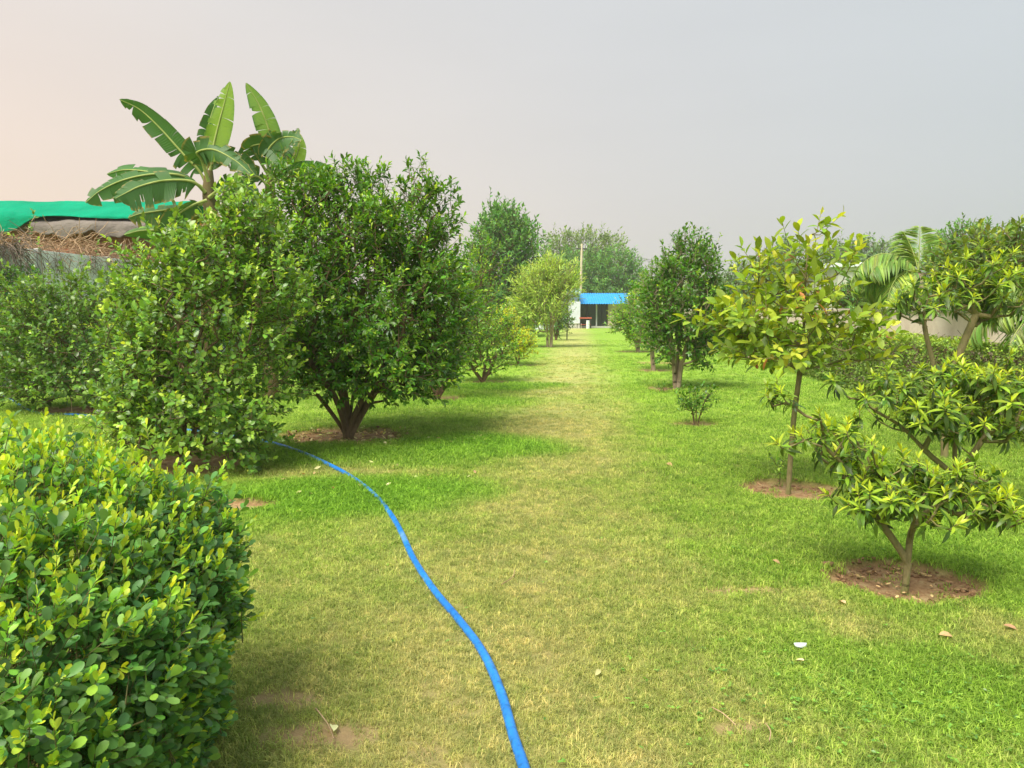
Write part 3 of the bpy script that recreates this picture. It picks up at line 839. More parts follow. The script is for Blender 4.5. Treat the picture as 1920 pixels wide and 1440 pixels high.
y = 15.4 + 7.5 * r.random(n); st = np.stack([wall_x(y) - .3 - 1.3 * r.random(n), y + .2, WT - .36 + .62 * np.exp(-((y - 18.8) / 1.3) ** 2) * r.random(n) + .30 * r.random(n)], 1)
strands('straw_heap', 'heap of dry straw and sticks behind the wall below the shed', 'straw', M['straw'], st,
        np.stack([r.normal(.2, .6, n), r.normal(0, .8, n), r.normal(.25, .45, n)], 1), r.uniform(.35, 1.0, n), r, grav=.9, rad=.008)
# heap body so the straw does not float
hu = np.linspace(14.4, 24, 60); hv = np.linspace(0, 1, 14); HU, HV = np.meshgrid(hu, hv, indexing='ij')
hz_ = (WT - .28 + .5 * np.exp(-((HU - 18.8) / 1.4) ** 2) + .25 * (fnoise(HU * 2, HV * 3, 5) - .5)) * np.sin(np.pi * np.clip(HV * .8 + .2, 0, 1)) ** .5
V = np.stack([wall_x(HU) - .2 - 1.9 * HV, HU + .1, hz_], -1).reshape(-1, 3)
ii = (np.arange(59)[:, None] * 14 + np.arange(13)[None]).ravel()
tag(link('rubbish_bank', mesh_tris('rubbish_bank', V, np.stack([ii, ii + 14, ii + 15, ii + 1], 1), M['mud'])), 'brown earth bank piled behind the left wall', None, None, 'structure')

def leaf_thing(name, label, cat, pos, D, mat, r, L, W, m, base, tl=.1, shape='oval', parts=0, group=None, kind_root=None, **kw):
    root = thing(name, label, cat, base, group)
    lv = Leaves(); spray(lv, pos, D, tl, m, L, W, r, **kw); d = lv.get()
    V, T = tubes(pos - D * tl * 1.5 - base, pos + D * tl - base, np.full(len(pos), .0028), np.full(len(pos), .0015), 3)
    tag(link('stems', mesh_tris('stems', V, T, M['twig_green']), root), kind='stuff')
    sel = np.ones(len(d['L']), bool)
    if parts:
        idx = pick_visible(d, parts); sel[idx] = False; leaf_objects(root, d, idx, np.asarray(base), mat, shape)
    tag(link('foliage', leaf_mesh('foliage', d, sel, np.asarray(base), mat, shape), root), kind='stuff')
    return root
n = 2600
y = 11 + 10 * r.random(n) ** 1.1
top = np.where(y < 16.2, WT - .45, WT - 1.15) + .35 * (fnoise(y * 1.5, y * 0, 8) - .5)
z = .05 + (top - .05) * r.random(n) ** .8
pos = np.stack([wall_x(y) + .12 + .9 * r.random(n) * (1.1 - z / 3.2), y, z], 1)
D = nrm(np.stack([.8 + .4 * r.random(n), r.normal(-.2, .5, n), r.normal(.25, .5, n)], 1))
leaf_thing('wall_creeper', 'dark green leafy creeper smothering the left boundary wall', 'creeper', pos, D, M['creeper'], r, .12, .075, 5, np.array([wall_x(14), 14, 0.0]), age0=.3, age1=.6, young=.25, shape='kite')
# dark undergrowth beneath the left shrubs further along the wall
n = 1500
y = 19 + 22 * r.random(n); z = .1 + 1.9 * r.random(n)
pos = np.stack([wall_x(y) + .2 + .9 * r.random(n), y, z], 1); D = nrm(np.stack([.8 + .4 * r.random(n), r.normal(-.3, .5, n), r.normal(.25, .5, n)], 1))
leaf_thing('wall_shrubbery', 'dense green shrubbery along the far left wall behind the banana', 'shrub', pos, D, M['creeper'], r, .19, .11, 4, np.array([wall_x(26), 26, 0.0]), shape='kite', tl=.2)

# ------------------------------------------------------------------ foreground hedge
r = np.random.default_rng(41)
HB = np.array([-1.75, 2.1, 0.0])
hedge = thing('garden_hedge', 'large trimmed green hedge with bright young tips at the near left', 'hedge', HB)
HC = np.array([-2.36, 2.2, .27]); HE = np.array([1.42, 1.03, .80])          # superellipsoid body, longer to the left
def hedge_pts(n, d0, d1):
    dv = nrm(r.normal(size=(n * 3, 3))); dv = dv[dv[:, 2] > -.45][:n]
    q = np.abs(dv); k = (q[:, 0] ** 3.4 + q[:, 1] ** 3.4 + q[:, 2] ** 3.4) ** (-1 / 3.4)
    s = dv * k[:, None]
    bump = 1 + .11 * (fnoise(s[:, 0] * 2.6 + 5, s[:, 1] * 2.6 + s[:, 2] * 2, 21) - .5) * 2
    p = HC + s * HE * bump[:, None]
    nr = nrm(np.sign(s) * np.abs(s) ** 2.4 / HE)
    # the far edge of the top climbs towards the left
    p[:, 0] -= .32 * np.clip(.62 - p[:, 2], 0, 1)
    p[:, 2] += .13 * np.clip(-(p[:, 0] + 1.4), 0, 2) * (p[:, 2] > .5) * .6
    p -= nr * r.uniform(d0, d1, len(p))[:, None]
    return p, nr
HP, HN = [], []
for (n, d0, d1) in ((10500, -.02, .05), (5000, .05, .14), (2600, .14, .32)):
    a, b_ = hedge_pts(n, d0, d1); HP.append(a); HN.append(b_)
hp = np.concatenate(HP); hn = np.concatenate(HN)
ok = (hp[:, 2] > .02) & (hp[:, 1] > .75); hp, hn = hp[ok], hn[ok]
px_, py_, z_ = project(hp)
ok = (z_ > .25) & (px_ > -90) & (py_ < 1560); hp, hn = hp[ok], hn[ok]
vis = np.sum(hn * nrm(np.array([0, 0, CAMH]) - hp), 1) > -.45; hp, hn = hp[vis], hn[vis]
D = nrm(hn * .75 + np.array([0, 0, .55]) + r.normal(0, .35, hp.shape))
hp = hp + D * (np.maximum(0, r.normal(-.01, .045, len(hp))) * (.4 + .9 * np.clip(hn[:, 2], 0, 1)))[:, None]
topness = np.clip(hn[:, 2], 0, 1)
ty = (r.random(len(hp)) < .06 + .62 * topness ** 1.5).astype(float) * r.uniform(.6, 1.0, len(hp))
lv = Leaves()
spray(lv, hp - D * .05, D, .085, 7, .043, .0235, r, ang=(50, 80), age0=.2, age1=.46, twigage=ty, curl=.12, droop=.1, flat=.45)
tp_ = np.where(ty > .55)[0]
spray(lv, hp[tp_] + D[tp_] * .03, nrm(D[tp_] + np.array([0, 0, .5])), .04, 4, .030, .014, r, ang=(15, 45), age0=.8, age1=1.0, twigage=ty[tp_] * 0, curl=.05, droop=0, flat=.2)
d = lv.get(); d['age'] = np.clip(d['age'], 0, 1)
yl = r.random(len(d['age'])) < .004; d['age'][yl] = 1.0
idx = pick_visible(d, 300, 14); sel = np.ones(len(d['L']), bool); sel[idx] = False
leaf_objects(hedge, d, idx, HB, M['hedge'], 'obovate')
tag(link('foliage', leaf_mesh('foliage', d, sel, HB, M['hedge'], 'obovate'), hedge), kind='stuff')
V, T = tubes(hp - D * .16 - HB, hp + D * .04 - HB, np.full(len(hp), .0024), np.full(len(hp), .0011), 3)
tag(link('twigs', mesh_tris('twigs', V, T, M['twig_green']), hedge), kind='stuff')
feet = np.stack([r.uniform(-3.4, -1.5, 26), r.uniform(1.6, 2.7, 26), np.zeros(26)], 1)
lst = []
for f_ in feet:
    for k in range(5):
        tgt = hp[r.integers(len(hp))]; tgt = f_ + (tgt - f_) * min(.9, .85 / max(.3, np.linalg.norm(tgt - f_)))
        c = catmull([f_, f_ + (tgt - f_) * .5 + r.normal(0, .05, 3) + np.array([0, 0, .12]), tgt], 9)
        lst.append(pipe(c - HB, np.linspace(.011, .004, 9), 5))
V, T = join(lst); link('branches', mesh_tris('branches', V, T, M['bark']), hedge)

# ------------------------------------------------------------------ left lime bushes
def lime_style(m=7, L=.078, W=.045, young=.3, a0=.28, a1=.5):
    def f(lv, pos, D, tl, r): spray(lv, pos, D, tl, m, L, W, r, ang=(45, 80), age0=a0, age1=a1, young=young, curl=.15, droop=.2)
    return f
b1 = G(345, 872); Yb = b1[1]
lob = [ell(400, 640, Yb, 140, 170, .85), ell(415, 500, Yb, 95, 80, .6), ell(432, 395, Yb + .1, 24, 50, .18, .9), ell(470, 430, Yb, 50, 45, .35), ell(310, 510, Yb, 50, 60, .4), ell(265, 600, Yb, 55, 80, .5), ell(275, 745, Yb - .1, 65, 60, .5), ell(250, 800, Yb + .1, 70, 40, .5),
       ell(500, 560, Yb - .1, 75, 85, .5), ell(360, 780, Yb - .2, 130, 70, .7), ell(455, 800, Yb - .3, 60, 75, .4), ell(280, 680, Yb, 60, 110, .5), ell(470, 480, Yb, 50, 60, .3)]
stems_ = [catmull([b1, b1 + np.array([dx * .3, dy * .3, .45]), b1 + np.array([dx, dy, 1.0])], 8) for dx, dy in ((.1, 0), (.5, .15), (-.45, -.1), (.2, -.35), (-.1, .4))]
make_tree('lime_bush', 'tall light green lime bush between the near hedge and the dark citrus', 'bush', b1, stems_, lob, 1950, lime_style(9, .080, .046, young=.42, a0=.26), M['lime'], M['bark'], parts=300, seed=1,
          tip_r=.0028, trunk_r=.03, thick=.012, twig_len=.17, shape='oval', shell=.33, up=.55)
b2 = G(170, 768); Yb = b2[1]
lob = [ell(150, 640, Yb, 140, 85, 1.1), ell(80, 600, Yb, 80, 55, .8), ell(215, 585, Yb, 80, 55, .7), ell(130, 700, Yb - .2, 140, 45, .9), ell(265, 670, Yb - .3, 75, 80, .7), ell(300, 620, Yb, 50, 60, .6), ell(40, 690, Yb, 70, 50, .7), ell(120, 545, Yb, 60, 35, .5), ell(20, 590, Yb, 60, 70, .6), ell(220, 730, Yb - .3, 90, 30, .6), ell(60, 735, Yb - .1, 80, 22, .5), ell(250, 540, Yb, 50, 40, .5)]
ex = np.array([P(66, 420, Yb), P(40, 450, Yb), P(60, 440, Yb), P(150, 500, Yb), P(75, 470, Yb), P(20, 520, Yb), P(180, 480, Yb), P(230, 490, Yb)])
stems_ = [catmull([b2, b2 + np.array([dx * .3, dy * .3, .4]), b2 + np.array([dx, dy, .8])], 8) for dx, dy in ((.1, 0), (.6, .1), (-.5, -.1), (.1, -.4))]
make_tree('lime_bush', 'spreading olive green lime bush in front of the creeper covered wall', 'bush', b2, stems_, lob, 1900, lime_style(8, .095, .055, young=.2, a0=.18, a1=.44), M['lime'], M['bark'], parts=200, seed=2,
          tip_r=.003, trunk_r=.03, thick=.012, twig_len=.2, extra=ex, shell=.5, shape='kite')

# ------------------------------------------------------------------ citrus trees in the left row
def citrus_style(m=8, L=.088, W=.034, young=.14, a0=.22, a1=.42):
    def f(lv, pos, D, tl, r): spray(lv, pos, D, tl, m, L, W, r, ang=(40, 75), age0=a0, age1=a1, young=young, curl=.28, droop=.35, flat=.55)
    return f
b3 = G(652, 818); Yb = b3[1]
lob = [ell(690, 560, Yb, 170, 175, 1.2), ell(620, 430, Yb, 130, 95, .8), ell(760, 450, Yb, 85, 95, .7), ell(690, 340, Yb, 40, 35, .3, .8), ell(785, 365, Yb, 32, 55, .3, .9), ell(830, 390, Yb, 30, 45, .25, .7),
       ell(826, 560, Yb, 58, 105, .7), ell(590, 580, Yb, 100, 140, .9), ell(640, 370, Yb, 50, 40, .4), ell(795, 685, Yb, 62, 58, .6), ell(720, 690, Yb - .3, 130, 55, .9), ell(590, 690, Yb, 60, 50, .6), ell(560, 370, Yb, 60, 40, .5)]
sd = [((-.75, -.1, .95), .5), ((-.35, .25, 1.1), .4), ((.02, -.05, 1.15), .4), ((.35, -.2, 1.0), .5), ((.75, .1, 1.05), .6), ((.25, .5, 1.1), .5), ((-.3, -.5, .95), .5)]
stems_ = [catmull([b3 + np.array([v[0] * .03, v[1] * .03, -.05]), b3 + np.array([v[0] * .10, v[1] * .10, h_]), b3 + np.array([v[0] * .50 + j_, v[1] * .55, v[2] * .55 + h_ * .3]), b3 + np.array(v)], 12) for (v, _), h_, j_ in zip(sd, (.12, .20, .30, .14, .10, .22, .16), (.0, .06, -.05, .08, .0, -.06, .05))]
make_tree('citrus_tree', 'biggest dark green citrus tree with many low stems, left of the path', 'tree', b3, stems_, lob, 3300, citrus_style(10, .094, .036, young=.32), M['citrus'], M['bark'], parts=300, seed=3,
          tip_r=.003, trunk_r=.075, thick=.013, twig_len=.17, shell=.30, up=.5, ex=.42)
b4 = G(820, 746); Yb = b4[1]
lob = [ell(820, 590, Yb, 110, 105, 1.0), ell(905, 500, Yb, 30, 48, .4), ell(880, 590, Yb, 36, 70, .6)]
stems_ = [catmull([b4, b4 + np.array([dx * .4, dy * .4, .4]), b4 + np.array([dx, dy, 1.0])], 8) for dx, dy in ((.1, 0), (.6, .1), (-.5, -.1), (.1, -.4))]
make_tree('citrus_tree', 'citrus tree with pale shoots half hidden behind the biggest one', 'tree', b4, stems_, lob, 620, citrus_style(8, .10, .04, young=.4, a0=.3, a1=.55), M['citrus'], M['bark'], parts=0, seed=4,
          tip_r=.004, trunk_r=.05, thick=.014, twig_len=.24, shape='kite', shell=.5)
b5 = G(905, 716); Yb = b5[1]
lob = [ell(905, 655, Yb, 60, 42, .7), ell(925, 620, Yb, 38, 32, .5), ell(870, 640, Yb, 40, 45, .5)]
stems_ = [catmull([b5, b5 + np.array([dx * .5, dy * .4, .25]), b5 + np.array([dx, dy, .55])], 8) for dx, dy in ((.08, 0), (.3, .1), (-.35, -.1))]
make_tree('citrus_tree', 'small round citrus tree with forked stem, third in the left row', 'tree', b5, stems_, lob, 560, citrus_style(8, .09, .042, young=.35, a0=.34, a1=.55), M['citrus'], M['bark'], parts=0, seed=5,
          tip_r=.004, trunk_r=.04, thick=.012, twig_len=.2, shape='kite', shell=.5)
b6 = G(985, 684); Yb = b6[1]
lob = [ell(965, 640, Yb, 32, 24, .5), ell(945, 612, Yb, 30, 26, .4), ell(980, 652, Yb, 16, 18, .2)]
stems_ = [catmull([b6 + np.array([-.2, 0, 0]), b6 + np.array([dx * .5 - .2, dy, .4]), b6 + np.array([dx - .2, dy, .8])], 6) for dx, dy in ((0, 0), (.1, .1), (-.3, -.1))]
make_tree('golden_shrub', 'yellow green golden shrub at the path edge beyond the small citrus', 'shrub', b6, stems_, lob, 360, citrus_style(8, .11, .05, young=.8, a0=.4, a1=.6), M['golden'], M['bark'], seed=6,
          tip_r=.005, trunk_r=.03, thick=.014, twig_len=.2, shape='kite', shell=.5)
# light feathery tree
def feather_style(m=11, L=.24, W=.035):
    def f(lv, pos, D, tl, r): spray(lv, pos, D, tl, m, L, W, r, ang=(25, 60), age0=.25, age1=.8, young=.3, curl=.35, droop=.9, flat=.6)
    return f
b7 = G(1030, 651); Yb = b7[1]
lob = [ell(1022, 572, Yb, 42, 38, 1.0), ell(1005, 545, Yb, 38, 35, .8), ell(1050, 535, Yb, 36, 35, .8), ell(1030, 510, Yb, 24, 22, .5), ell(985, 585, Yb, 28, 28, .7), ell(1062, 550, Yb, 20, 16, .6), ell(1015, 605, Yb, 22, 18, .4)]
stems_ = [catmull([b7 + np.array([dx * .25, 0, 0]), b7 + np.array([dx * .4, dy * .4, 1.0]), b7 + np.array([dx * .8, dy, 2.0]), b7 + np.array([dx * 1.6, dy * 1.6, 2.8])], 10) for dx, dy in ((-.3, 0), (.15, .1), (.4, -.1))]
make_tree('feathery_tree', 'pale feathery drooping tree left of the blue roofed building', 'tree', b7, stems_, lob, 900, feather_style(10, .26, .045), M['feathery'], M['bark_pale'], seed=7,
          tip_r=.006, trunk_r=.06, thick=.03, twig_len=.42, shape='kite', shell=.3, up=.7, step=.3)
b8 = G(1042, 638); Yb = b8[1]
lob = [ell(1052, 600, Yb, 17, 24, .5), ell(1040, 605, Yb, 14, 22, .5)]
stems_ = [catmull([b8, b8 + np.array([dx * .5, 0, .6]), b8 + np.array([dx, 0, 1.2])], 6) for dx in (-.2, .1, .35)]
make_tree('dark_shrub', 'narrow dark shrub standing behind the pale feathery tree', 'shrub', b8, stems_, lob, 200, citrus_style(7, .16, .07, a0=.15, a1=.35), M['conifer'], M['bark'], seed=8,
          tip_r=.01, trunk_r=.06, thick=.03, twig_len=.35, shape='kite', shell=.3, step=.3)

# ------------------------------------------------------------------ right row
def rosette_style(m=13, L=.12, W=.034, curl=.3, bright=None):
    def f(lv, pos, D, tl, r):
        rosette(lv, pos + D * tl[:, None], D, m, L, W, r, curl, stem=.06)
        # older single leaves lower on the twig
        spray(lv, pos - D * .03, D, tl, 2, L * .9, W, r, ang=(60, 110), age0=.1, age1=.25, young=0, curl=.4, droop=.6)
    return f
t1 = G(1697, 1098); Yb = t1[1]; k = Yb / F
def off(base, dx, dz, dy=0, Y=None):    # pixel offsets relative to a foot
    kk = base[1] / F; return base + np.array([dx * kk, dy, dz * kk])
def lobe_off(base, dx, dz, rx, rz, rd, dy=0.0, w=1.0):
    kk = base[1] / F; return (off(base, dx, dz, dy), np.array([rx * kk, rd, rz * kk]), w)
lob = [lobe_off(t1, -10, 180, 115, 62, .40), lobe_off(t1, -85, 165, 55, 45, .28, -.05), lobe_off(t1, 90, 175, 75, 52, .35), lobe_off(t1, 155, 150, 42, 30, .25, -.1), lobe_off(t1, -120, 270, 60, 50, .3, .15),
       lobe_off(t1, -60, 225, 55, 35, .3, .2), lobe_off(t1, -180, 300, 40, 45, .22, .1), lobe_off(t1, -245, 355, 25, 22, .12, .1, 1.0), lobe_off(t1, -225, 275, 24, 18, .1, 0, .8)]
stems_ = [catmull([t1 + np.array([0, 0, -.04]), off(t1, 2, 30), off(t1, 0, 50), off(t1, -32, 100, .02), off(t1, -75, 160, .08), off(t1, -120, 215, .12)], 16),
          catmull([t1 + np.array([0, 0, -.04]), off(t1, 3, 60), off(t1, 12, 110, .02), off(t1, 30, 150, -.03), off(t1, 75, 185, -.05)], 14),
          catmull([t1 + np.array([0, 0, -.04]), off(t1, 2, 60), off(t1, 4, 90, .0), off(t1, -8, 160, -.12), off(t1, 0, 195, -.15)], 12)]
make_tree('rosette_tree', 'nearest small tree with leaf rosettes in a round soil ring, right foreground', 'tree', t1, stems_, lob, 142, rosette_style(15, .116, .028, .42), M['rosette'], M['bark_mossy'], parts=300, seed=11,
          tip_r=.0045, trunk_r=.028, thick=.010, twig_len=.07, shape='lance', shell=.25, up=1.2, sides=10, step=.07, jit=.18, ex=.36)
t2 = G(1795, 952); Yb = t2[1]
lob = [ell(1800, 765, Yb, 120, 70, .5), ell(1700, 760, Yb, 80, 50, .45), ell(1620, 735, Yb - .1, 60, 35, .3), ell(1560, 725, Yb - .1, 32, 16, .15, .8), ell(1880, 745, Yb, 50, 55, .5), ell(1810, 715, Yb, 70, 28, .4), ell(1850, 800, Yb - .1, 55, 28, .3), ell(1745, 790, Yb - .1, 55, 28, .3)]
stems_ = [catmull([t2 + np.array([0, 0, -.04]), P(1793, 900, Yb), P(1740, 850, Yb), P(1690, 800, Yb), P(1640, 770, Yb)], 14),
          catmull([t2 + np.array([0, 0, -.04]), P(1797, 900, Yb), P(1825, 850, Yb - .1), P(1860, 800, Yb - .1)], 12),
          catmull([t2 + np.array([0, 0, -.04]), P(1795, 905, Yb), P(1790, 850, Yb + .1), P(1795, 780, Yb + .1)], 12)]
make_tree('rosette_tree', 'spreading tree with leaf rosettes just behind the nearest right one', 'tree', t2, stems_, lob, 165, rosette_style(15, .14, .033, .42), M['rosette'], M['bark_mossy'], parts=300, seed=12,
          tip_r=.005, trunk_r=.034, thick=.010, twig_len=.09, shape='lance', shell=.25, up=1.2, sides=8, step=.1, jit=.18, ex=.36)
t4 = G(1772, 858); Yb = t4[1]
lob = [ell(1810, 560, Yb, 90, 35, .6), ell(1735, 580, Yb, 45, 35, .45), ell(1880, 570, Yb, 50, 40, .5), ell(1850, 525, Yb, 60, 35, .4)]
stems_ = [catmull([t4 + np.array([0, 0, -.05]), P(1765, 760, Yb), P(1752, 690, Yb), P(1738, 635, Yb), P(1730, 590, Yb)], 16),
          catmull([t4 + np.array([0, 0, -.05]), P(1772, 760, Yb), P(1790, 690, Yb), P(1808, 640, Yb), P(1830, 590, Yb)], 14)]
make_tree('rosette_tree', 'taller rosette leaved tree with mossy leaning trunk before the clipped hedge', 'tree', t4, stems_, lob, 88, rosette_style(14, .19, .043, .42), M['rosette'], M['bark_mossy'], parts=250, seed=13,
          tip_r=.006, trunk_r=.062, thick=.016, twig_len=.12, shape='lance', shell=.25, up=1.2, sides=10, step=.12, jit=.18)
# yellowish sapling
t3 = G(1478, 917); Yb = t3[1]
def sapling_style(m=8, L=.125, W=.056, young=.5):
    def f(lv, pos, D, tl, r):
        spray(lv, pos, D, tl, m, L, W, r, ang=(45, 80), age0=.25, age1=.6, young=young, curl=.22, droop=.45, flat=.6)
        for q in range(len(lv.d['age']) - m, len(lv.d['age'])):
            a = np.minimum(lv.d['age'][q], .86); a[r.random(len(a)) < .03] = 1.0; lv.d['age'][q] = a
    return f
lob = [ell(1500, 600, Yb, 105, 60, .5), ell(1505, 520, Yb, 75, 45, .4, .7), ell(1520, 470, Yb, 48, 28, .25, .6), ell(1525, 432, Yb, 22, 14, .10, .35), ell(1410, 615, Yb, 60, 32, .35, 1.3), ell(1355, 615, Yb, 28, 12, .15, 1.0), ell(1445, 660, Yb - .1, 85, 28, .45, 1.3), ell(1575, 645, Yb, 65, 40, .45, 1.2), ell(1430, 520, Yb, 35, 40, .3, .7), ell(1585, 505, Yb, 34, 30, .25, .7), ell(1620, 600, Yb, 20, 15, .1, .7)]
stems_ = [catmull([t3 + np.array([0, 0, -.04]), P(1483, 850, Yb), P(1490, 770, Yb), P(1502, 680, Yb), P(1508, 600, Yb), P(1512, 500, Yb), P(1520, 440, Yb)], 24)]
make_tree('young_sapling', 'slender sapling with yellow green and reddish leaves, right of the path', 'tree', t3, stems_, lob, 235, sapling_style(8, .13, .058, .38), M['sapling'], M['bark_mossy'], parts=300, seed=14,
          tip_r=.0035, trunk_r=.023, thick=.009, twig_len=.2, shape='oval', shell=.25, up=.35, sides=10, step=.08, jit=.3)
# a further yellowish tree at the right edge
t5 = G(1905, 800); Yb = t5[1] + 1.5; t5 = np.array([t5[0] + .9, Yb, 0])
lob = [ell(1890, 480, Yb, 70, 45, .6), ell(1810, 500, Yb, 60, 40, .6), ell(1850, 530, Yb, 80, 40, .7)]
stems_ = [catmull([t5, P(1890, 700, Yb), P(1870, 600, Yb), P(1840, 540, Yb)], 12)]
make_tree('broadleaf_tree', 'yellow green leafy tree at the right edge behind the rosette trees', 'tree', t5, stems_, lob, 230, sapling_style(8, .15, .065, .3), M['broad'], M['bark'], parts=0, seed=15,
          tip_r=.006, trunk_r=.05, thick=.014, twig_len=.25, shape='oval', shell=.3)
# dark citrus of the right row
t6 = G(1268, 729); Yb = t6[1]
lob = [ell(1285, 560, Yb, 72, 80, .9), ell(1290, 495, Yb, 50, 35, .6), ell(1298, 462, Yb, 30, 22, .3, .9), ell(1335, 590, Yb, 34, 60, .5), ell(1240, 580, Yb, 36, 60, .5), ell(1270, 645, Yb, 48, 30, .5), ell(1312, 660, Yb, 22, 26, .3)]
stems_ = [catmull([t6 + np.array([dx * .1, 0, -.03]), t6 + np.array([dx * .25, dy * .3, .5]), t6 + np.array([dx * .7, dy, 1.1]), t6 + np.array([dx * 1.1, dy * 1.2, 1.6])], 10) for dx, dy in ((-.25, 0), (.05, .1), (.35, -.05), (.15, .3))]
make_tree('citrus_tree', 'tall dark citrus tree with pale fluted trunk in the right row', 'tree', t6, stems_, lob, 1300, citrus_style(8, .115, .052, young=.12), M['citrus'], M['bark_pale'], parts=0, seed=16,
          tip_r=.004, trunk_r=.055, thick=.014, twig_len=.2, shape='kite', shell=.5, ex=.42)
t7 = G(1305, 795); Yb = t7[1]
lob = [ell(1290, 752, Yb, 20, 26, .15), ell(1322, 742, Yb, 17, 28, .13), ell(1305, 765, Yb, 22, 16, .15)]
stems_ = [catmull([t7 + np.array([dx * .2, 0, -.02]), t7 + np.array([dx * .5, 0, .15]), t7 + np.array([dx, 0, .34])], 6) for dx in (-.1, .12, .0)]
make_tree('citrus_sapling', 'tiny dark citrus sapling in its own soil ring beside the path', 'sapling', t7, stems_, lob, 85, citrus_style(7, .062, .026, young=.1), M['citrus'], M['bark'], parts=0, seed=17,
          tip_r=.002, trunk_r=.012, thick=.006, twig_len=.09, shape='oval', shell=.2, step=.05)
t8 = G(1225, 694); Yb = t8[1]
lob = [ell(1222, 600, Yb, 34, 62, .7), ell(1205, 570, Yb, 26, 30, .5), ell(1235, 555, Yb, 25, 28, .5)]
stems_ = [catmull([t8, t8 + np.array([-.05, 0, .6]), t8 + np.array([-.08, 0, 1.5])], 8)]
make_tree('citrus_tree', 'slim citrus tree with single pale trunk left of the tall dark one', 'tree', t8, stems_, lob, 420, citrus_style(8, .12, .05, young=.35, a0=.3, a1=.5), M['citrus'], M['bark_pale'], seed=18,
          tip_r=.005, trunk_r=.06, thick=.016, twig_len=.25, shape='kite', shell=.4)
t9 = G(1197, 660); Yb = t9[1]
lob = [ell(1180, 596, Yb, 24, 30, .8), ell(1194, 605, Yb, 24, 32, .8), ell(1164, 610, Yb, 14, 18, .5), ell(1192, 572, Yb, 14, 14, .5)]
stems_ = [catmull([t9, t9 + np.array([dx * .4, 0, .6]), t9 + np.array([dx, 0, 1.4])], 8) for dx in (-.4, 0, .2)]
make_tree('citrus_tree', 'wide bright citrus tree nearest the blue roofed building in the right row', 'tree', t9, stems_, lob, 420, citrus_style(8, .15, .07, young=.45, a0=.32, a1=.55), M['citrus'], M['bark_pale'], seed=19,
          tip_r=.007, trunk_r=.08, thick=.02, twig_len=.32, shape='kite', shell=.4, step=.2)
wd = G(1243, 738)
lob = [(wd + np.array([0, 0, .10]), np.array([.16, .12, .08]), 1.0)]
make_tree('weed', 'low weed sprouting left of the fluted citrus trunk', 'plant', wd, [catmull([wd, wd + np.array([0, 0, .04]), wd + np.array([0, 0, .08])], 4)], lob, 26, citrus_style(6, .05, .022), M['citrus'], M['twig_green'], seed=20,
          tip_r=.0015, trunk_r=.005, thick=.004, twig_len=.06, shape='kite', shell=.1, step=.03)
wd = G(1462, 908)
lob = [(wd + np.array([-.02, -.02, .16]), np.array([.07, .06, .14]), 1.0)]
make_tree('weed', 'leafy weed sprouting at the foot of the yellow green sapling', 'plant', wd, [catmull([wd, wd + np.array([0, 0, .06]), wd + np.array([0, 0, .15])], 4)], lob, 12, sapling_style(5, .05, .022), M['lime'], M['twig_green'], seed=21,
          tip_r=.0015, trunk_r=.005, thick=.004, twig_len=.06, shape='oval', shell=.1, step=.03)

# ------------------------------------------------------------------ banana plants
m, t, out = newmat('banana_leaf')
at = t.nodes.new('ShaderNodeAttribute'); at.attribute_name = 'age'
rn = t.nodes.new('ShaderNodeAttribute'); rn.attribute_name = 'rnd'
ac = t.nodes.new('ShaderNodeAttribute'); ac.attribute_name = 'along'
r1 = rampnode(t, [(0, (.36, .24, .11)), (.12, (.26, .25, .06)), (.22, (.06, .15, .035)), (.5, (.065, .20, .04)), (1, (.30, .48, .035))]); t.links.new(at.outputs['Fac'], r1.inputs[0])
wv = t.nodes.new('ShaderNodeMath'); wv.operation = 'SINE'; ml = t.nodes.new('ShaderNodeMath'); ml.operation = 'MULTIPLY'; ml.inputs[1].default_value = 420
t.links.new(ac.outputs['Fac'], ml.inputs[0]); t.links.new(ml.outputs[0], wv.inputs[0])
rr_ = rampnode(t, [(0, (.92, .93, .9)), (1, (1.06, 1.05, 1.05))]); mr_ = t.nodes.new('ShaderNodeMapRange'); mr_.inputs['From Min'].default_value = -1
t.links.new(wv.outputs[0], mr_.inputs[0]); t.links.new(mr_.outputs[0], rr_.inputs[0])
mm = t.nodes.new('ShaderNodeMix'); mm.data_type = 'RGBA'; mm.blend_type = 'MULTIPLY'; mm.inputs['Factor'].default_value = 1
t.links.new(r1.outputs[0], mm.inputs['A']); t.links.new(rr_.outputs[0], mm.inputs['B'])
p = t.nodes.new('ShaderNodeBsdfPrincipled'); p.inputs['Roughness'].default_value = .42; t.links.new(mm.outputs['Result'], p.inputs['Base Color'])
bp = t.nodes.new('ShaderNodeBump'); bp.inputs['Strength'].default_value = .22; bp.inputs['Distance'].default_value = .01
t.links.new(wv.outputs[0], bp.inputs['Height']); t.links.new(bp.outputs[0], p.inputs['Normal'])
tr = t.nodes.new('ShaderNodeBsdfTranslucent'); tm = t.nodes.new('ShaderNodeMix'); tm.data_type = 'RGBA'; tm.blend_type = 'MULTIPLY'; tm.inputs['Factor'].default_value = 1
tm.inputs['B'].default_value = (1.6, 1.4, .4, 1); t.links.new(mm.outputs['Result'], tm.inputs['A']); t.links.new(tm.outputs['Result'], tr.inputs['Color'])
ms = t.nodes.new('ShaderNodeMixShader'); ms.inputs[0].default_value = .35
t.links.new(p.outputs[0], ms.inputs[1]); t.links.new(tr.outputs[0], ms.inputs[2]); t.links.new(ms.outputs[0], out.inputs[0])
M['banana'] = m
M['midrib'] = noisy_mat('banana_midrib', (.22, .30, .06), (.40, .46, .14), 5, .5, .1)
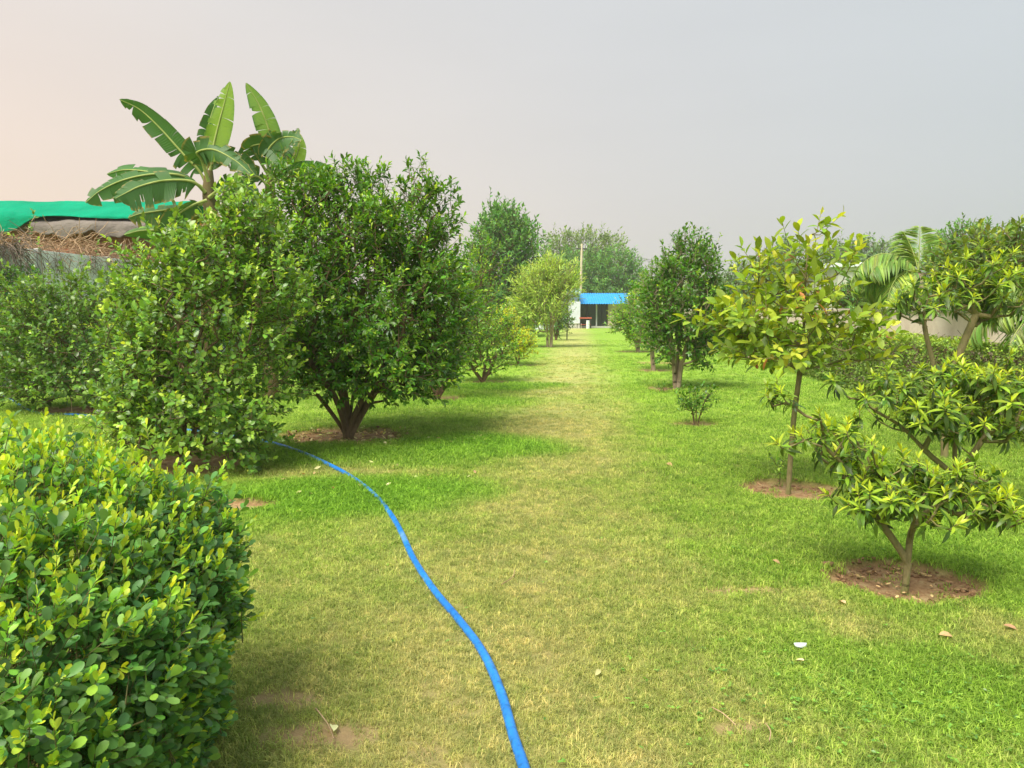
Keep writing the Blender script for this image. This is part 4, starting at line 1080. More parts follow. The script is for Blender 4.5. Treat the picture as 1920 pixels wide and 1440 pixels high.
M['banana_stem'] = noisy_mat('banana_stem', (.06, .05, .02), (.15, .13, .05), 5, .8, .5, c3=(.16, .09, .045), stretch=(2, 2, .3))
br = np.random.default_rng(61)
def banana_leaf(root, base, pix, Y0, Y1, hw, a1, a2, age, tear=.5, t0=.14, droop=.25, ns=64, w2=None):
    """pix: spine pixels from stalk to tip; a1/a2: angle of the two blade halves about the spine (deg; 0 = to the
    image right of travel, 90 = towards the viewer)"""
    n = len(pix)
    pts = [P(x, y, Y0 + (Y1 - Y0) * k / (n - 1)) for k, (x, y) in enumerate(pix)]
    S = catmull(pts, ns + 1)
    tt = np.linspace(0, 1, ns + 1)
    Tn = nrm(np.gradient(S, axis=0))
    view = nrm(np.array([0, 0, CAMH]) - S)
    A = nrm(np.cross(Tn, view)); Bv = np.cross(A, Tn)
    wprof = np.sin(np.pi * np.clip((tt - t0) / (1 - t0), 0, 1) ** .72) ** .68
    wprof[tt < t0] = 0
    Vs, Ts, AG, AL = [], [], [], []; o = 0
    nv = 6
    L = np.linalg.norm(np.diff(S, axis=0), axis=1).sum()
    tears = tear if isinstance(tear, tuple) else (tear, tear)
    hw = hw * .86
    for side, (ang_, wf) in enumerate(((a1, 1.0), (a2, 1.0 if w2 is None else w2))):
        tear = tears[side]
        th = math.radians(ang_)
        dirn = A * math.cos(th) + Bv * math.sin(th)
        i = int(t0 * ns)
        while i < ns:
            g = int(br.integers(2, 5 + int(12 * (1 - tear)))) if tear > 0 else ns
            j = min(ns, i + g)
            gap = (.02 + .16 * br.random()) * tear; sl0 = br.normal(0, .10) * tear; tw = br.normal(0, .22) * tear
            dz = br.normal(0, .30) * tear; short = 1 - (.34 * tear * br.random() if br.random() < .6 else 0)
            idx = np.arange(i, j + 1); mid = (i + j) / 2
            vv = np.linspace(0, 1, nv)
            for a in idx:
                f = (a - mid) / max(1, (j - i)) # -.5 .. .5
                for b in vv:
                    w = hw * wf * wprof[a] * b * short
                    slip = -f * gap * b * (L / ns) * (j - i)        # pieces narrow towards the edge
                    q = S[a] + dirn[a] * w * (1 - .10 * b) + Tn[a] * (slip + w * (.22 + sl0 * b)) + Bv[a] * (w * b * tw) + np.array([0, 0, -1]) * (w * b * (droop + dz))
                    Vs.append(q - base); AG.append(np.clip(age - (.06 + .16 * br.random()) * b ** 6 * (1 + tear) + br.normal(0, .012), 0, 1)); AL.append(tt[a] + .02 * b * f)
            K = len(idx)
            for a in range(K - 1):
                for b in range(nv - 1):
                    v0 = o + a * nv + b; Ts.append((v0, v0 + nv, v0 + nv + 1, v0 + 1))
            o += K * nv
            i = j
    me = mesh_tris('leaf', np.array(Vs), np.array(Ts), M['banana'], dict(age=AG, rnd=np.full(len(Vs), br.random()), along=AL))
    lo = link('leaf', me, root)
    V, T = pipe(S - base + np.array([0, 0, -.004]), np.interp(tt, [0, t0, .6, 1], [.032, .024, .014, .004]), 6)
    link('midrib', mesh_tris('midrib', V, T, M['midrib']), lo)
YB = 12.4
bb = P(392, 700, YB); bb[2] = 0
ban = thing('banana_plant', 'tall banana plant with broad torn leaves beside the green tarpaulin', 'banana plant', bb)
c = catmull([bb, P(394, 520, YB), P(398, 430, YB), P(392, 365, YB), P(392, 320, YB)], 20)
V, T = pipe(c - bb, np.interp(np.linspace(0, 1, 20), [0, .5, .8, 1], [.15, .12, .10, .06]), 12); link('trunk', mesh_tris('trunk', V, T, M['banana_stem']), ban)
BL = [  # spine pixels, depth start, depth end, half width, a1, a2, age, tear
    ([(388, 345), (372, 318), (345, 290), (300, 240), (262, 205), (224, 186)], YB, YB - .3, .30, 20, 205, .42, (.1, .75)),
    ([(393, 330), (398, 285), (408, 240), (420, 195), (431, 152)], YB, YB + .1, .27, 12, 192, .88, (.15, .5)),
    ([(390, 335), (384, 290), (388, 250), (398, 210), (410, 180)], YB + .2, YB + .5, .22, 70, 160, .35, .4),
    ([(385, 360), (360, 340), (310, 338), (265, 348), (235, 362), (216, 372)], YB - .1, YB - .9, .36, -60, 172, .33, .6),
    ([(385, 358), (345, 330), (290, 326), (235, 336), (190, 356), (160, 380)], YB + .1, YB - .3, .36, -55, 175, .36, .5),
    ([(384, 352), (340, 334), (280, 322), (235, 318), (200, 326)], YB + .4, YB + .9, .28, -50, 175, .5, .3),
    ([(391, 340), (378, 300), (370, 285), (400, 280), (440, 300), (470, 325)], YB - .2, YB - .8, .32, -150, 10, .30, .85),
    ([(395, 350), (400, 300), (425, 287), (455, 300), (480, 330)], YB + .2, YB + .3, .30, 20, 170, .30, .8),
    ([(392, 380), (350, 388), (300, 395), (265, 400), (240, 408)], YB + .3, YB + .5, .34, -50, 175, .22, .7),
    ([(392, 400), (370, 405), (330, 410), (300, 425), (270, 400)], YB + .5, YB + .8, .2, 0, 180, .15, .8),
    ([(398, 400), (430, 372), (455, 360), (475, 370), (490, 400)], YB, YB + .3, .26, 15, 170, .28, .8),
    ([(394, 420), (350, 432), (330, 470), (322, 500)], YB - .2, YB - .4, .20, 20, 200, .4, .5),
    ([(390, 430), (355, 440), (310, 432), (265, 432), (232, 440)], YB - .3, YB - .7, .17, -30, 210, .6, .2),
    ([(396, 400), (385, 430), (370, 450), (355, 470)], YB - .3, YB - .5, .14, 10, 190, .1, .8),
    ([(394, 390), (402, 405), (410, 440), (408, 480)], YB - .2, YB - .35, .12, 20, 160, .02, .9),
    ([(392, 395), (384, 415), (380, 450), (384, 490)], YB - .25, YB - .3, .12, 30, 170, .0, .9),
    ([(392, 370), (425, 345), (455, 345), (485, 362)], YB - .1, YB - .5, .24, 40, 190, .4, .6),
    ([(388, 375), (360, 385), (330, 405), (305, 440), (300, 470)], YB - .2, YB - .6, .24, 15, 195, .3, .7),
]
for a in BL: banana_leaf(ban, bb, *a)
YB2 = 13.2
bb2 = P(505, 700, YB2); bb2[2] = 0
ban2 = thing('banana_plant', 'second banana plant partly hidden behind the dark citrus crown', 'banana plant', bb2)
c = catmull([bb2, P(506, 520, YB2), P(508, 400, YB2), P(505, 330, YB2)], 16)
V, T = pipe(c - bb2, np.interp(np.linspace(0, 1, 16), [0, .6, 1], [.15, .12, .07]), 12); link('trunk', mesh_tris('trunk', V, T, M['banana_stem']), ban2)
for a in [
    ([(506, 330), (512, 285), (503, 240), (485, 195), (461, 155)], YB2, YB2 - .2, .26, 5, 185, .72, (.1, .4)),
    ([(508, 335), (500, 290), (520, 262), (545, 256), (566, 262)], YB2 - .2, YB2 - .6, .28, 30, 195, .32, .8),
    ([(508, 335), (530, 290), (548, 262), (560, 240)], YB2 + .2, YB2 + .3, .22, 30, 200, .3, .8),
    ([(506, 332), (480, 290), (470, 275), (500, 272), (525, 300), (532, 330)], YB2, YB2 - .5, .28, 20, 160, .28, .7),
    ([(508, 345), (535, 325), (570, 315), (605, 318), (640, 330)], YB2 - .1, YB2 - .3, .22, 15, 195, .42, .5),
    ([(510, 340), (545, 310), (560, 280), (562, 250)], YB2 + .3, YB2 + .4, .2, 20, 200, .9, .1),
    ([(505, 350), (480, 330), (455, 345), (440, 375)], YB2 - .1, YB2 - .4, .26, 10, 190, .3, .7),
]: banana_leaf(ban2, bb2, *a)

# ------------------------------------------------------------------ palms on the right
pr = np.random.default_rng(71)
def palm(name, label, base, crown, fronds, leaf_len, seed, age=.45):
    r = np.random.default_rng(seed)
    root = thing(name, label, 'palm', base)
    c = catmull([base, (base * .5 + crown * .5) + np.array([.05, 0, 0]), crown], 12)
    V, T = pipe(c - base, np.linspace(.13, .09, 12), 10); link('trunk', mesh_tris('trunk', V, T, M['bark_pale']), root)
    for az, el0, ln, sagk in fronds:
        hd = np.array([math.cos(az), math.sin(az), 0]); n = 46
        s = np.linspace(0, 1, n)
        th = el0 - sagk * s ** 1.25
        ds = ln / n
        S = crown + np.cumsum(np.stack([np.cos(th) * hd[0], np.cos(th) * hd[1], np.sin(th)], 1) * ds, 0)
        Tn = nrm(np.gradient(S, axis=0)); side = np.array([-hd[1], hd[0], 0.0])
        lv = Leaves()
        for sg in (-1, 1):
            k = np.arange(5, n); f = k / n
            d = Tn[k] * .62 + side * sg * .8 + np.array([0, 0, .12]) - np.array([0, 0, 1]) * (.25 + .5 * r.random(len(k)))[:, None] * .6
            Ls = leaf_len * np.sin(np.pi * np.clip(f * .92 + .08, 0, 1)) ** .5 * r.uniform(.85, 1.1, len(k))
            lv.add(S[k], d, np.cross(d, Tn[k]) * -sg + np.array([0, 0, .6]), Ls, leaf_len * .07, .35 + .3 * r.random(len(k)), np.clip(age + r.normal(0, .2, len(k)), 0, 1))
        V, T = pipe(S - base, np.linspace(.018, .004, n), 5)
        fo = link('frond', mesh_tris('frond', V, T, M['midrib']), root)
        tag(link('leaflets', leaf_mesh('leaflets', lv.get(), np.ones(2 * (n - 5), bool), base, M['palm'], 'lance', .5), fo), kind='stuff')
    return root
Yp = 15.6
pc = P(1722, 512, Yp); pb = np.array([pc[0], Yp, 0])
fr = [(pr.uniform(0, 6.28), pr.uniform(.2, .8), pr.uniform(1.3, 1.7), pr.uniform(1.7, 2.4)) for k in range(6)]
fr += [(math.pi * 1.02, .9, 1.6, 2.0), (math.pi * .95, .55, 1.5, 1.7), (math.pi * .85, .35, 1.4, 1.4), (math.pi * .9, .2, 1.3, 1.1), (1.2, 1.5, .95, .15), (2.4, 1.35, .9, .3), (math.pi * .8, .7, 1.5, 1.8)]
palm('garden_palm', 'arching feather palm rising behind the cream wall', pb, pc, fr, .62, 72)
Yp = 9.6
pc = P(1985, 590, Yp); pb = np.array([pc[0], Yp, 0])
fr = [(math.pi * 1.0, .95, 1.1, 2.6), (math.pi * 1.25, .6, 1.1, 2.1), (math.pi * .85, .5, 1.2, 1.9), (math.pi * 1.1, .2, 1.0, 1.5), (1.0, .9, 1.1, 2.0), (0, .9, 1.1, 2.0), (math.pi * .97, 1.25, 1.2, 2.4)]
palm('garden_palm', 'palm fronds drooping in at the right picture edge before the wall', pb, pc, fr, .48, 73, .35)
Yp = 24.0
pc = P(1412, 580, Yp); pb = np.array([pc[0], Yp, 0])
fr = [(pr.uniform(0, 6.28), pr.uniform(.2, 1.1), pr.uniform(.9, 1.2), pr.uniform(1.3, 2.2)) for k in range(9)]
palm('garden_palm', 'small palm behind the yellow green sapling near the far wall', pb, pc, fr, .5, 74, .3)

# ------------------------------------------------------------------ clipped hedge along the right wall
r = np.random.default_rng(81)
def rh_x(y): return .107 * y + 5.2
n = 7600
y = 7.2 * (46 / 7.2) ** r.random(n)
face = r.random(n)
hgt = 1.12; wid = .75
jit_ = (fnoise(y * 1.7, face * 9, 6) - .5) * .10
isTop = face < .38
xx = np.where(isTop, rh_x(y) + wid * r.random(n), rh_x(y) - jit_ + .06 * r.random(n)); zz = np.where(isTop, hgt + jit_ - .05 * r.random(n), hgt * r.random(n) ** .85)
pos = np.stack([xx, y, zz], 1)
D = np.where(isTop[:, None], np.array([[-.1, 0, 1.0]]), np.array([[-1.0, -.1, .25]])) + r.normal(0, .4, (n, 3)); D = nrm(D)
base = np.array([rh_x(12), 12, 0.0])
rh = thing('clipped_hedge', 'long low clipped hedge in front of the cream wall', 'hedge', base)
lv = Leaves(); sz = np.clip(y / 11, .8, 2.6)
for k in range(6):
    a = r.uniform(0, 6.28, n); X, Yv = perp_frame(D); rad = X * np.cos(a)[:, None] + Yv * np.sin(a)[:, None]
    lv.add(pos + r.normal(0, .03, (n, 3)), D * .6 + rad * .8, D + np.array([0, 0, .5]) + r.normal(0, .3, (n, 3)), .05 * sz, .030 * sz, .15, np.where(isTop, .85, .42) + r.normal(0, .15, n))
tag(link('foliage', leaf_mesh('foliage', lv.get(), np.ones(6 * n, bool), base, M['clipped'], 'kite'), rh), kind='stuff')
V, T = tubes(pos - D * .35 - base, pos - base, np.full(n, .004), np.full(n, .002), 3)
tag(link('twigs', mesh_tris('twigs', V, T, M['bark']), rh), kind='stuff')

# ------------------------------------------------------------------ blue-roofed building
def plain(name, col, rough=.6, metal=0.0, spec=.4, bump=None):
    return noisy_mat(name, tuple(c * .88 for c in col), tuple(min(1, c * 1.08) for c in col), 1.2, rough, .05, spec=spec)
M['blue_sheet'] = plain('blue_sheet', (.02, .30, .72), .45)
M['cabin_white'] = plain('cabin_white', (.72, .76, .82), .5)
M['pale_blue'] = plain('pale_blue', (.50, .72, .88), .5)
M['beige'] = plain('beige_plaster', (.62, .52, .38), .85)
M['frame'] = plain('frame_white', (.70, .72, .70), .5)
M['red_paint'] = plain('red_paint', (.45, .10, .06), .6)
M['plinth'] = plain('plinth_grey', (.55, .54, .50), .9)
M['dark_metal'] = plain('dark_metal', (.05, .05, .055), .6)
m, t, out = newmat('dark_glass')
p = t.nodes.new('ShaderNodeBsdfPrincipled'); p.inputs['Base Color'].default_value = (.035, .05, .045, 1); p.inputs['Roughness'].default_value = .12; p.inputs['Specular IOR Level'].default_value = .3
t.links.new(p.outputs[0], out.inputs[0]); M['glass'] = m
DB = 68.0
def bx(px): return (px - 960) / F * DB
kB = DB / F
zb = lambda py: CAMH + (HOR - py) * kB
bo = np.array([bx(1115), DB, 0.0])
bld = thing('blue_roofed_building', 'low building with corrugated blue roof and dark glass front at the path end', 'building', bo)
def L_(x): return bx(x) - bo[0]
MB().box(L_(1084), L_(1232), .0, 6, -.1, .18).build('plinth', M['plinth'], bld)
MB().box(L_(1140), L_(1230), .15, 6, .181, zb(566)).build('wall', M['beige'], bld)
MB().box(L_(1087), L_(1139.7), 1.2, 6, .181, zb(566)).build('back_wall', M['dark_metal'], bld)
edges = [1089, 1101.5, 1119, 1129, 1139]
for k in range(4):
    MB().box(L_(edges[k]) + .06, L_(edges[k + 1]) - .06, .55, .58, .24, zb(568)).build('pane', M['glass'], bld)
for k, e in enumerate(edges):
    w = .12 if e == 1119 else .05
    MB().box(L_(e) - w / 2, L_(e) + w / 2, .50, .64, .182, zb(567)).build('mullion', M['frame'] if e in (1119,) else M['dark_metal'], bld)
# corrugated roof slope
x0, x1 = L_(1086), L_(1234); nu = 420
u = np.linspace(x0, x1, nu); cz = .022 * np.sin(u * 2 * math.pi / .22)
rows = [(-.9, zb(570)), (-.88, zb(569.5)), (2.4, zb(549.5)), (2.45, zb(549))]
V = np.array([(a, yy, zz + c_) for (yy, zz) in rows for a, c_ in zip(u, cz)])
ii = (np.arange(len(rows) - 1)[:, None] * nu + np.arange(nu - 1)[None]).ravel()
o = link('roof', mesh_tris('roof', V, np.stack([ii, ii + 1, ii + nu + 1, ii + nu], 1), M['blue_sheet'], smooth=False), bld)
so = o.modifiers.new('thickness', 'SOLIDIFY'); so.thickness = .02
MB().box(x0, x1, 2.46, 2.9, zb(551.5), zb(548)).build('ridge_cap', M['dark_metal'], bld)
# porta cabin
co = np.array([bx(1075), DB - 1.2, 0.0])
cab = thing('site_cabin', 'white ribbed site cabin left of the blue roofed building', 'cabin', co)
def Lc(x): return bx(x) * (DB - 1.2) / DB - co[0]
MB().box(Lc(1060), Lc(1087.5), 0, 5.5, .42, zb(566)).build('cabin_body', M['cabin_white'], cab)
MB().box(Lc(1059), Lc(1088), -.25, 5.6, zb(553), zb(543)).build('roof', M['pale_blue'], cab, bevel=.03)
for x in np.arange(1061.5, 1087, 1.9):
    MB().box(Lc(x) - .025, Lc(x) + .025, -.04, -.002, .46, zb(567)).build('rib', M['cabin_white'], cab)
for x in (1062, 1070, 1078, 1086):
    MB().box(Lc(x) - .22, Lc(x) + .22, .05, 1.0, -.05, .418).build('block', M['plinth'], cab)
MB().box(Lc(1060), Lc(1086), 1.6, 1.7, zb(565), zb(553)).build('upper_panel', M['cabin_white'], cab)
# things in front of the glass
tb_ = np.array([bx(1095), DB - 1.0, 0.0])
tbl = thing('red_table', 'small red topped table by the glass front of the building', 'table', tb_)
MB().box(-.55, .55, -.3, .3, .86, .98).build('top', M['red_paint'], tbl, bevel=.01)
for sx in (-.48, .48):
    for sy in (-.24, .24): MB().box(sx - .03, sx + .03, sy - .03, sy + .03, -.01, .858).build('leg', M['dark_metal'], tbl)
MB().box(-.5, .5, -.26, .26, .32, .36).build('shelf', M['red_paint'], tbl)
cb = np.array([bx(1093.5) + .25, DB - 1.6, 0.0])
cyl = thing('white_drum', 'white drum standing beside the red topped table', 'drum', cb)
a = np.linspace(0, 1, 14); V, T = pipe(np.stack([a * 0, a * 0, a * .68], 1), np.where((np.abs(a - .33) < .05) | (np.abs(a - .66) < .05), .17, .155), 16); link('body', mesh_tris('body', V, T, M['cabin_white']), cyl)
V, T = pipe(np.array([[0, 0, .68], [0, 0, .70], [0, 0, .71], [0, 0, .712]]), np.array([.165, .165, .13, .001]), 16); link('lid', mesh_tris('lid', V, T, M['cabin_white']), cyl)
# low grey shed wall left of the cabin, seen under the feathery tree
lo = np.array([bx(1018), DB - 6, 0.0])
lw = thing('grey_tank', 'low grey water tank left of the white cabin behind the feathery tree', 'tank', lo)
MB().box(-.9, .8, 0, 1.6, -.02, .9).build('body', M['cabin_white'], lw, bevel=.08)
MB().box(-.95, .85, -.05, 1.65, .902, .98).build('rim', M['plinth'], lw, bevel=.02)

# utility pole with wires
po = P(1088, 545, 76.0); po[2] = 0
pole = thing('utility_pole', 'tall concrete utility pole rising behind the blue roof', 'pole', po)
top = P(1091, 457, 76.0)
V, T = pipe(np.array([[0, 0, 0], (top - po) * .5, top - po]), np.array([.17, .13, .10]), 8); link('shaft', mesh_tris('shaft', V, T, M['beige']), pole)
tp = top - po
MB().box(tp[0] - .55, tp[0] + .55, -.06, .06, tp[2] - .55, tp[2] - .43).build('crossarm', M['dark_metal'], pole)
for sx in (-.48, .0, .48):
    V, T = pipe(np.array([[tp[0] + sx, 0, tp[2] - .43], [tp[0] + sx, 0, tp[2] - .30], [tp[0] + sx, 0, tp[2] - .22]]), np.array([.05, .06, .02]), 8)
    link('insulator', mesh_tris('insulator', V, T, M['plinth']), pole)
for k, sx in enumerate((-.48, .48)):
    q0 = top + np.array([sx, 0, -.3]); q1 = q0 + np.array([44, 30, -.5])
    cc = np.array([q0 + (q1 - q0) * f + np.array([0, 0, -4 * 1.6 * f * (1 - f)]) for f in np.linspace(0, 1, 24)])
    V, T = pipe(cc - po, np.full(24, .018), 4); link('wire', mesh_tris('wire', V, T, M['dark_metal']), pole)

# thin dark post by the path end
pp = G(1063, 637)
V, T = pipe(np.array([[0, 0, -.02], [.01, 0, 1.0], [.03, 0, 1.75]]), np.array([.03, .028, .026]), 6)
tag(link('thin_post', mesh_tris('thin_post', V, T, M['dark_metal']), None, pp), 'thin dark post standing right of the feathery tree', 'post')

# pale building beyond the right wall
lo = P(1630, 540, 52.0); lo[2] = 0
lb = thing('pale_building', 'pale flat roofed building far behind the right wall', 'building', lo)
MB().box(-2.2, 1.6, 0, 6, -.1, CAMH + (HOR - 503) * 52 / F).build('wall', M['plinth'], lb)
zr = CAMH + (HOR - 502.5) * 52 / F
MB().box(-2.6, 1.9, -.4, 6.4, zr, zr + .32).build('roof', M['cabin_white'], lb, bevel=.03)
MB().box(-1.4, -.5, -.03, -.002, 1.6, 2.8).build('window', M['glass'], lb)

# ------------------------------------------------------------------ background trees
def bg_tree(name, label, px, Y, lobes, n, mat, leafL, seed, m=7, young=.25, bark='bark', a0=.25, a1=.6, shell=.55, droop=.2, trunk=.25, group=None, up=.5, ang_=(35, 70)):
    base = P(px, HOR, Y); base[2] = 0
    lob = [ell(x, y_, Y + dy, rx, ry, rd, w) for (x, y_, rx, ry, rd, dy, w) in lobes]
    zc = min(l[0][2] - l[1][2] * .5 for l in lob); zc = max(zc, 1.0)
    cx = np.mean([l[0][0] for l in lob])
    st = [catmull([base, base + np.array([(cx - base[0]) * .3, 0, zc * .5]), np.array([cx, Y, zc])], 8)]
    def f(lv, pos, D, tl, r): spray(lv, pos, D, tl, m, leafL, leafL * .42, r, ang=ang_, age0=a0, age1=a1, young=young, curl=.2, droop=droop)
    return make_tree(name, label, 'tree', base, st, lob, n, f, mat, M[bark], seed=seed, tip_r=.012, trunk_r=trunk, thick=.06, step=.8, twig_len=leafL * 1.8, shape='kite', shell=shell, up=up, group=group)
bg_tree('evergreen_tree', 'big rounded dark evergreen tree left of the blue roof, tallest in the background', 945, 46, [(945, 480, 55, 75, 2.0, 0, 1), (940, 430, 38, 38, 1.3, 0, 1), (975, 500, 42, 80, 1.6, 0, 1), (905, 520, 34, 80, 1.4, 0, 1), (950, 570, 75, 50, 2.2, 0, 1)],
        1900, M['conifer'], .34, 31, m=8, up=.8)
bg_tree('umbrella_tree', 'wide pale flat topped tree in the haze behind the utility pole', 1092, 112, [(1060, 475, 42, 38, 3.0, 0, 1), (1100, 468, 50, 32, 3.0, 0, 1), (1140, 475, 32, 30, 2.6, 0, 1), (1090, 500, 70, 30, 3, 0, 1)],
        900, M['farcanopy'], .60, 32, m=7, shell=.6)
rowt = [(1035, 88, [(1035, 530, 30, 45, 1.8, 0, 1), (1020, 550, 25, 35, 1.5, 0, 1)], 'leftmost of the bushy evergreens behind the blue roof'),
        (1068, 90, [(1066, 520, 22, 40, 1.5, 0, 1), (1060, 560, 30, 40, 1.8, 0, 1)], 'narrow bushy evergreen just left of the utility pole behind the roof'),
        (1112, 86, [(1112, 525, 26, 45, 1.6, 0, 1), (1100, 555, 25, 30, 1.6, 0, 1)], 'bushy evergreen just right of the utility pole behind the roof'),
        (1162, 84, [(1160, 515, 36, 40, 2.0, 0, 1), (1185, 525, 22, 38, 1.4, 0, 1), (1150, 550, 35, 35, 2, 0, 1)], 'largest bushy evergreen right above the blue roof')]
for k, (px, Y, lobes, lab) in enumerate(rowt):
    bg_tree('evergreen_tree', lab, px, Y, lobes, 620, M['conifer'], .48, 33 + k, m=7, group='evergreens behind the blue roof', up=.8, a0=.3, a1=.65)
bg_tree('brown_tree', 'brownish green tree between the evergreens and the tall right citrus', 1228, 60, [(1230, 525, 26, 22, 1.2, 0, 1), (1215, 560, 25, 30, 1.2, 0, 1), (1250, 560, 40, 40, 1.5, 0, 1)], 380, M['farcanopy'], .32, 41, m=6)
bg_tree('grey_green_tree', 'grey green tree right of the tall dark citrus', 1395, 50, [(1400, 530, 38, 34, 1.6, 0, 1), (1440, 505, 30, 34, 1.4, 0, 1), (1370, 545, 25, 25, 1.2, 0, 1)], 520, M['greybush'], .32, 42, m=6)
bg_tree('grey_green_tree', 'wispy grey green tree peeping above the yellow green sapling', 1475, 58, [(1475, 485, 22, 30, 1.2, 0, 1), (1470, 530, 40, 40, 1.8, 0, 1)], 420, M['greybush'], .36, 43, m=6)
bg_tree('grey_green_tree', 'pointed grey green tree above the pale flat roof', 1625, 70, [(1625, 480, 18, 26, 1.2, 0, 1), (1622, 505, 28, 22, 1.4, 0, 1)], 330, M['greybush'], .40, 44, m=6)
bg_tree('grey_green_tree', 'round grey green tree just left of the tall palm', 1660, 72, [(1660, 485, 20, 24, 1.2, 0, 1), (1680, 500, 25, 22, 1.4, 0, 1)], 330, M['greybush'], .40, 45, m=6)
bg_tree('grey_green_tree', 'grey green tree behind the top of the sapling', 1580, 66, [(1580, 485, 26, 28, 1.4, 0, 1), (1545, 500, 28, 28, 1.4, 0, 1)], 360, M['greybush'], .38, 46, m=6)
bg_tree('round_tree', 'round dense bushy tree above the right wall near the palm top', 1810, 26, [(1812, 462, 52, 36, 1.1, 0, 1), (1790, 500, 50, 40, 1.1, 0, 1), (1850, 490, 35, 30, .8, 0, 1)], 760, M['conifer'], .17, 47, m=8, a0=.4, a1=.7)
bg_tree('round_tree', 'bushy tree at the far right edge beyond the wall', 1910, 28, [(1905, 460, 45, 26, 1.0, 0, 1), (1920, 500, 60, 40, 1.2, 0, 1)], 520, M['conifer'], .18, 48, m=7, a0=.4, a1=.7)
bg_tree('dark_bush', 'dark bush behind the cream wall under the palm fronds', 1640, 22, [(1640, 545, 42, 26, .7, 0, 1), (1600, 560, 35, 20, .6, 0, 1)], 420, M['conifer'], .13, 49, m=7)
# far wood closing the view
r = np.random.default_rng(91)
n = 7000
xx = r.uniform(-110, 190, n); yy = 150 + r.uniform(0, 14, n) + .1 * np.abs(xx)
ht = 5.2 + 3.0 * fnoise(xx * .12, xx * 0, 4) + 1.6 * fnoise(xx * .5, xx * 0, 5)
pos = np.stack([xx, yy, ht * r.random(n) ** .7], 1); D = nrm(np.stack([r.normal(0, .5, n), -.5 - r.random(n), r.random(n)], 1))
lv = Leaves(); spray(lv, pos, D, 1.2, 5, 1.25, .6, r, age0=.3, age1=.6, young=.2)
dd_ = lv.get()
tag(link('distant_wood', leaf_mesh('distant_wood', dd_, np.ones(len(dd_['L']), bool), np.zeros(3), M['greybush'], 'kite')), 'hazy belt of far trees along the horizon', 'trees', None, 'stuff')

# ------------------------------------------------------------------ blue hose
m, t, out = newmat('blue_hose')
at = t.nodes.new('ShaderNodeTexCoord'); n_ = t.nodes.new('ShaderNodeTexNoise'); n_.inputs['Scale'].default_value = 2.6; n_.inputs['Detail'].default_value = 7
t.links.new(at.outputs['Object'], n_.inputs['Vector'])
r1 = rampnode(t, [(.35, (.012, .17, .62)), (.58, (.02, .24, .76)), (.70, (.16, .36, .72))]); t.links.new(n_.outputs['Fac'], r1.inputs[0])
n2 = t.nodes.new('ShaderNodeTexNoise'); n2.inputs['Scale'].default_value = 30; n2.inputs['Detail'].default_value = 8; t.links.new(at.outputs['Object'], n2.inputs['Vector'])
r2 = rampnode(t, [(.42, (1, 1, 1)), (.56, (.86, .84, .80)), (.72, (.62, .56, .46))]); t.links.new(n2.outputs['Fac'], r2.inputs[0])
mm = t.nodes.new('ShaderNodeMix'); mm.data_type = 'RGBA'; mm.blend_type = 'MULTIPLY'; mm.inputs['Factor'].default_value = 1
t.links.new(r1.outputs[0], mm.inputs['A']); t.links.new(r2.outputs[0], mm.inputs['B'])
p = t.nodes.new('ShaderNodeBsdfPrincipled'); p.inputs['Roughness'].default_value = .38; t.links.new(mm.outputs['Result'], p.inputs['Base Color'])
b = t.nodes.new('ShaderNodeBump'); b.inputs['Strength'].default_value = .15; b.inputs['Distance'].default_value = .004; t.links.new(n2.outputs['Fac'], b.inputs['Height']); t.links.new(b.outputs[0], p.inputs['Normal'])
t.links.new(p.outputs[0], out.inputs[0]); M['hose'] = m
hp_ = [(1010, 1540), (982, 1440), (962, 1380), (938, 1300), (905, 1228), (860, 1168), (812, 1110), (776, 1055), (756, 1012), (737, 977), (710, 942), (680, 914), (640, 886), (590, 862), (540, 844), (500, 833), (450, 824), (390, 815),
       (300, 804), (215, 790), (150, 780), (100, 776), (50, 768), (18, 750), (-10, 738), (-60, 722)]
hpts = catmull(np.array([G(*q) for q in hp_]), 260)
HR = .0205
hz2 = ground_z(hpts[:, 0], hpts[:, 1]); hz2 = np.convolve(np.pad(hz2, 6, 'edge'), np.ones(13) / 13, 'valid')
hpts[:, 2] = hz2 + HR * .72
h0 = hpts[len(hpts) // 3].copy(); h0[2] = 0
V, T = pipe(hpts - h0, HR * (1 + .10 * (fnoise(np.arange(len(hpts)) * .22, np.zeros(len(hpts)), 3) - .5)), 16)
hose = thing('garden_hose', 'thick blue hose snaking over the lawn past the bushes', 'hose', h0)
link('tube', mesh_tris('tube', V, T, M['hose']), hose)

# ------------------------------------------------------------------ litter, fallen leaves, sticks
def litter(label, cx, cy, rx, ry, n, seed, L=.085, age=(.2, 1.0)):
    r = np.random.default_rng(seed); lv = Leaves()
    a = r.uniform(0, 6.28, n); q = np.sqrt(r.random(n)); x = cx + rx * q * np.cos(a); y = cy + ry * q * np.sin(a)
    pos = np.stack([x, y, ground_z(x, y) + .014 + .012 * r.random(n)], 1)
    an = r.uniform(0, 6.28, n); d = np.stack([np.cos(an), np.sin(an), r.normal(.05, .2, n)], 1)
    lv.add(pos, d, np.array([0, 0, 1.0]) + r.normal(0, .35, (n, 3)), L * r.uniform(.55, 1.1, n), L * .38 * r.uniform(.5, 1.1, n), r.uniform(-.3, .4, n), r.uniform(age[0], age[1], n))
    d = lv.get(); b = np.array([cx, cy, 0.0])
    o = link('leaf_litter', leaf_mesh('leaf_litter', d, np.ones(n, bool), b, M['litter'], 'oval', .35), None, b)
    return tag(o, label, 'leaf litter', None, 'stuff')
litter('scatter of dry yellow leaves under the biggest citrus', b3[0], b3[1] + .1, .95, .75, 230, 1)
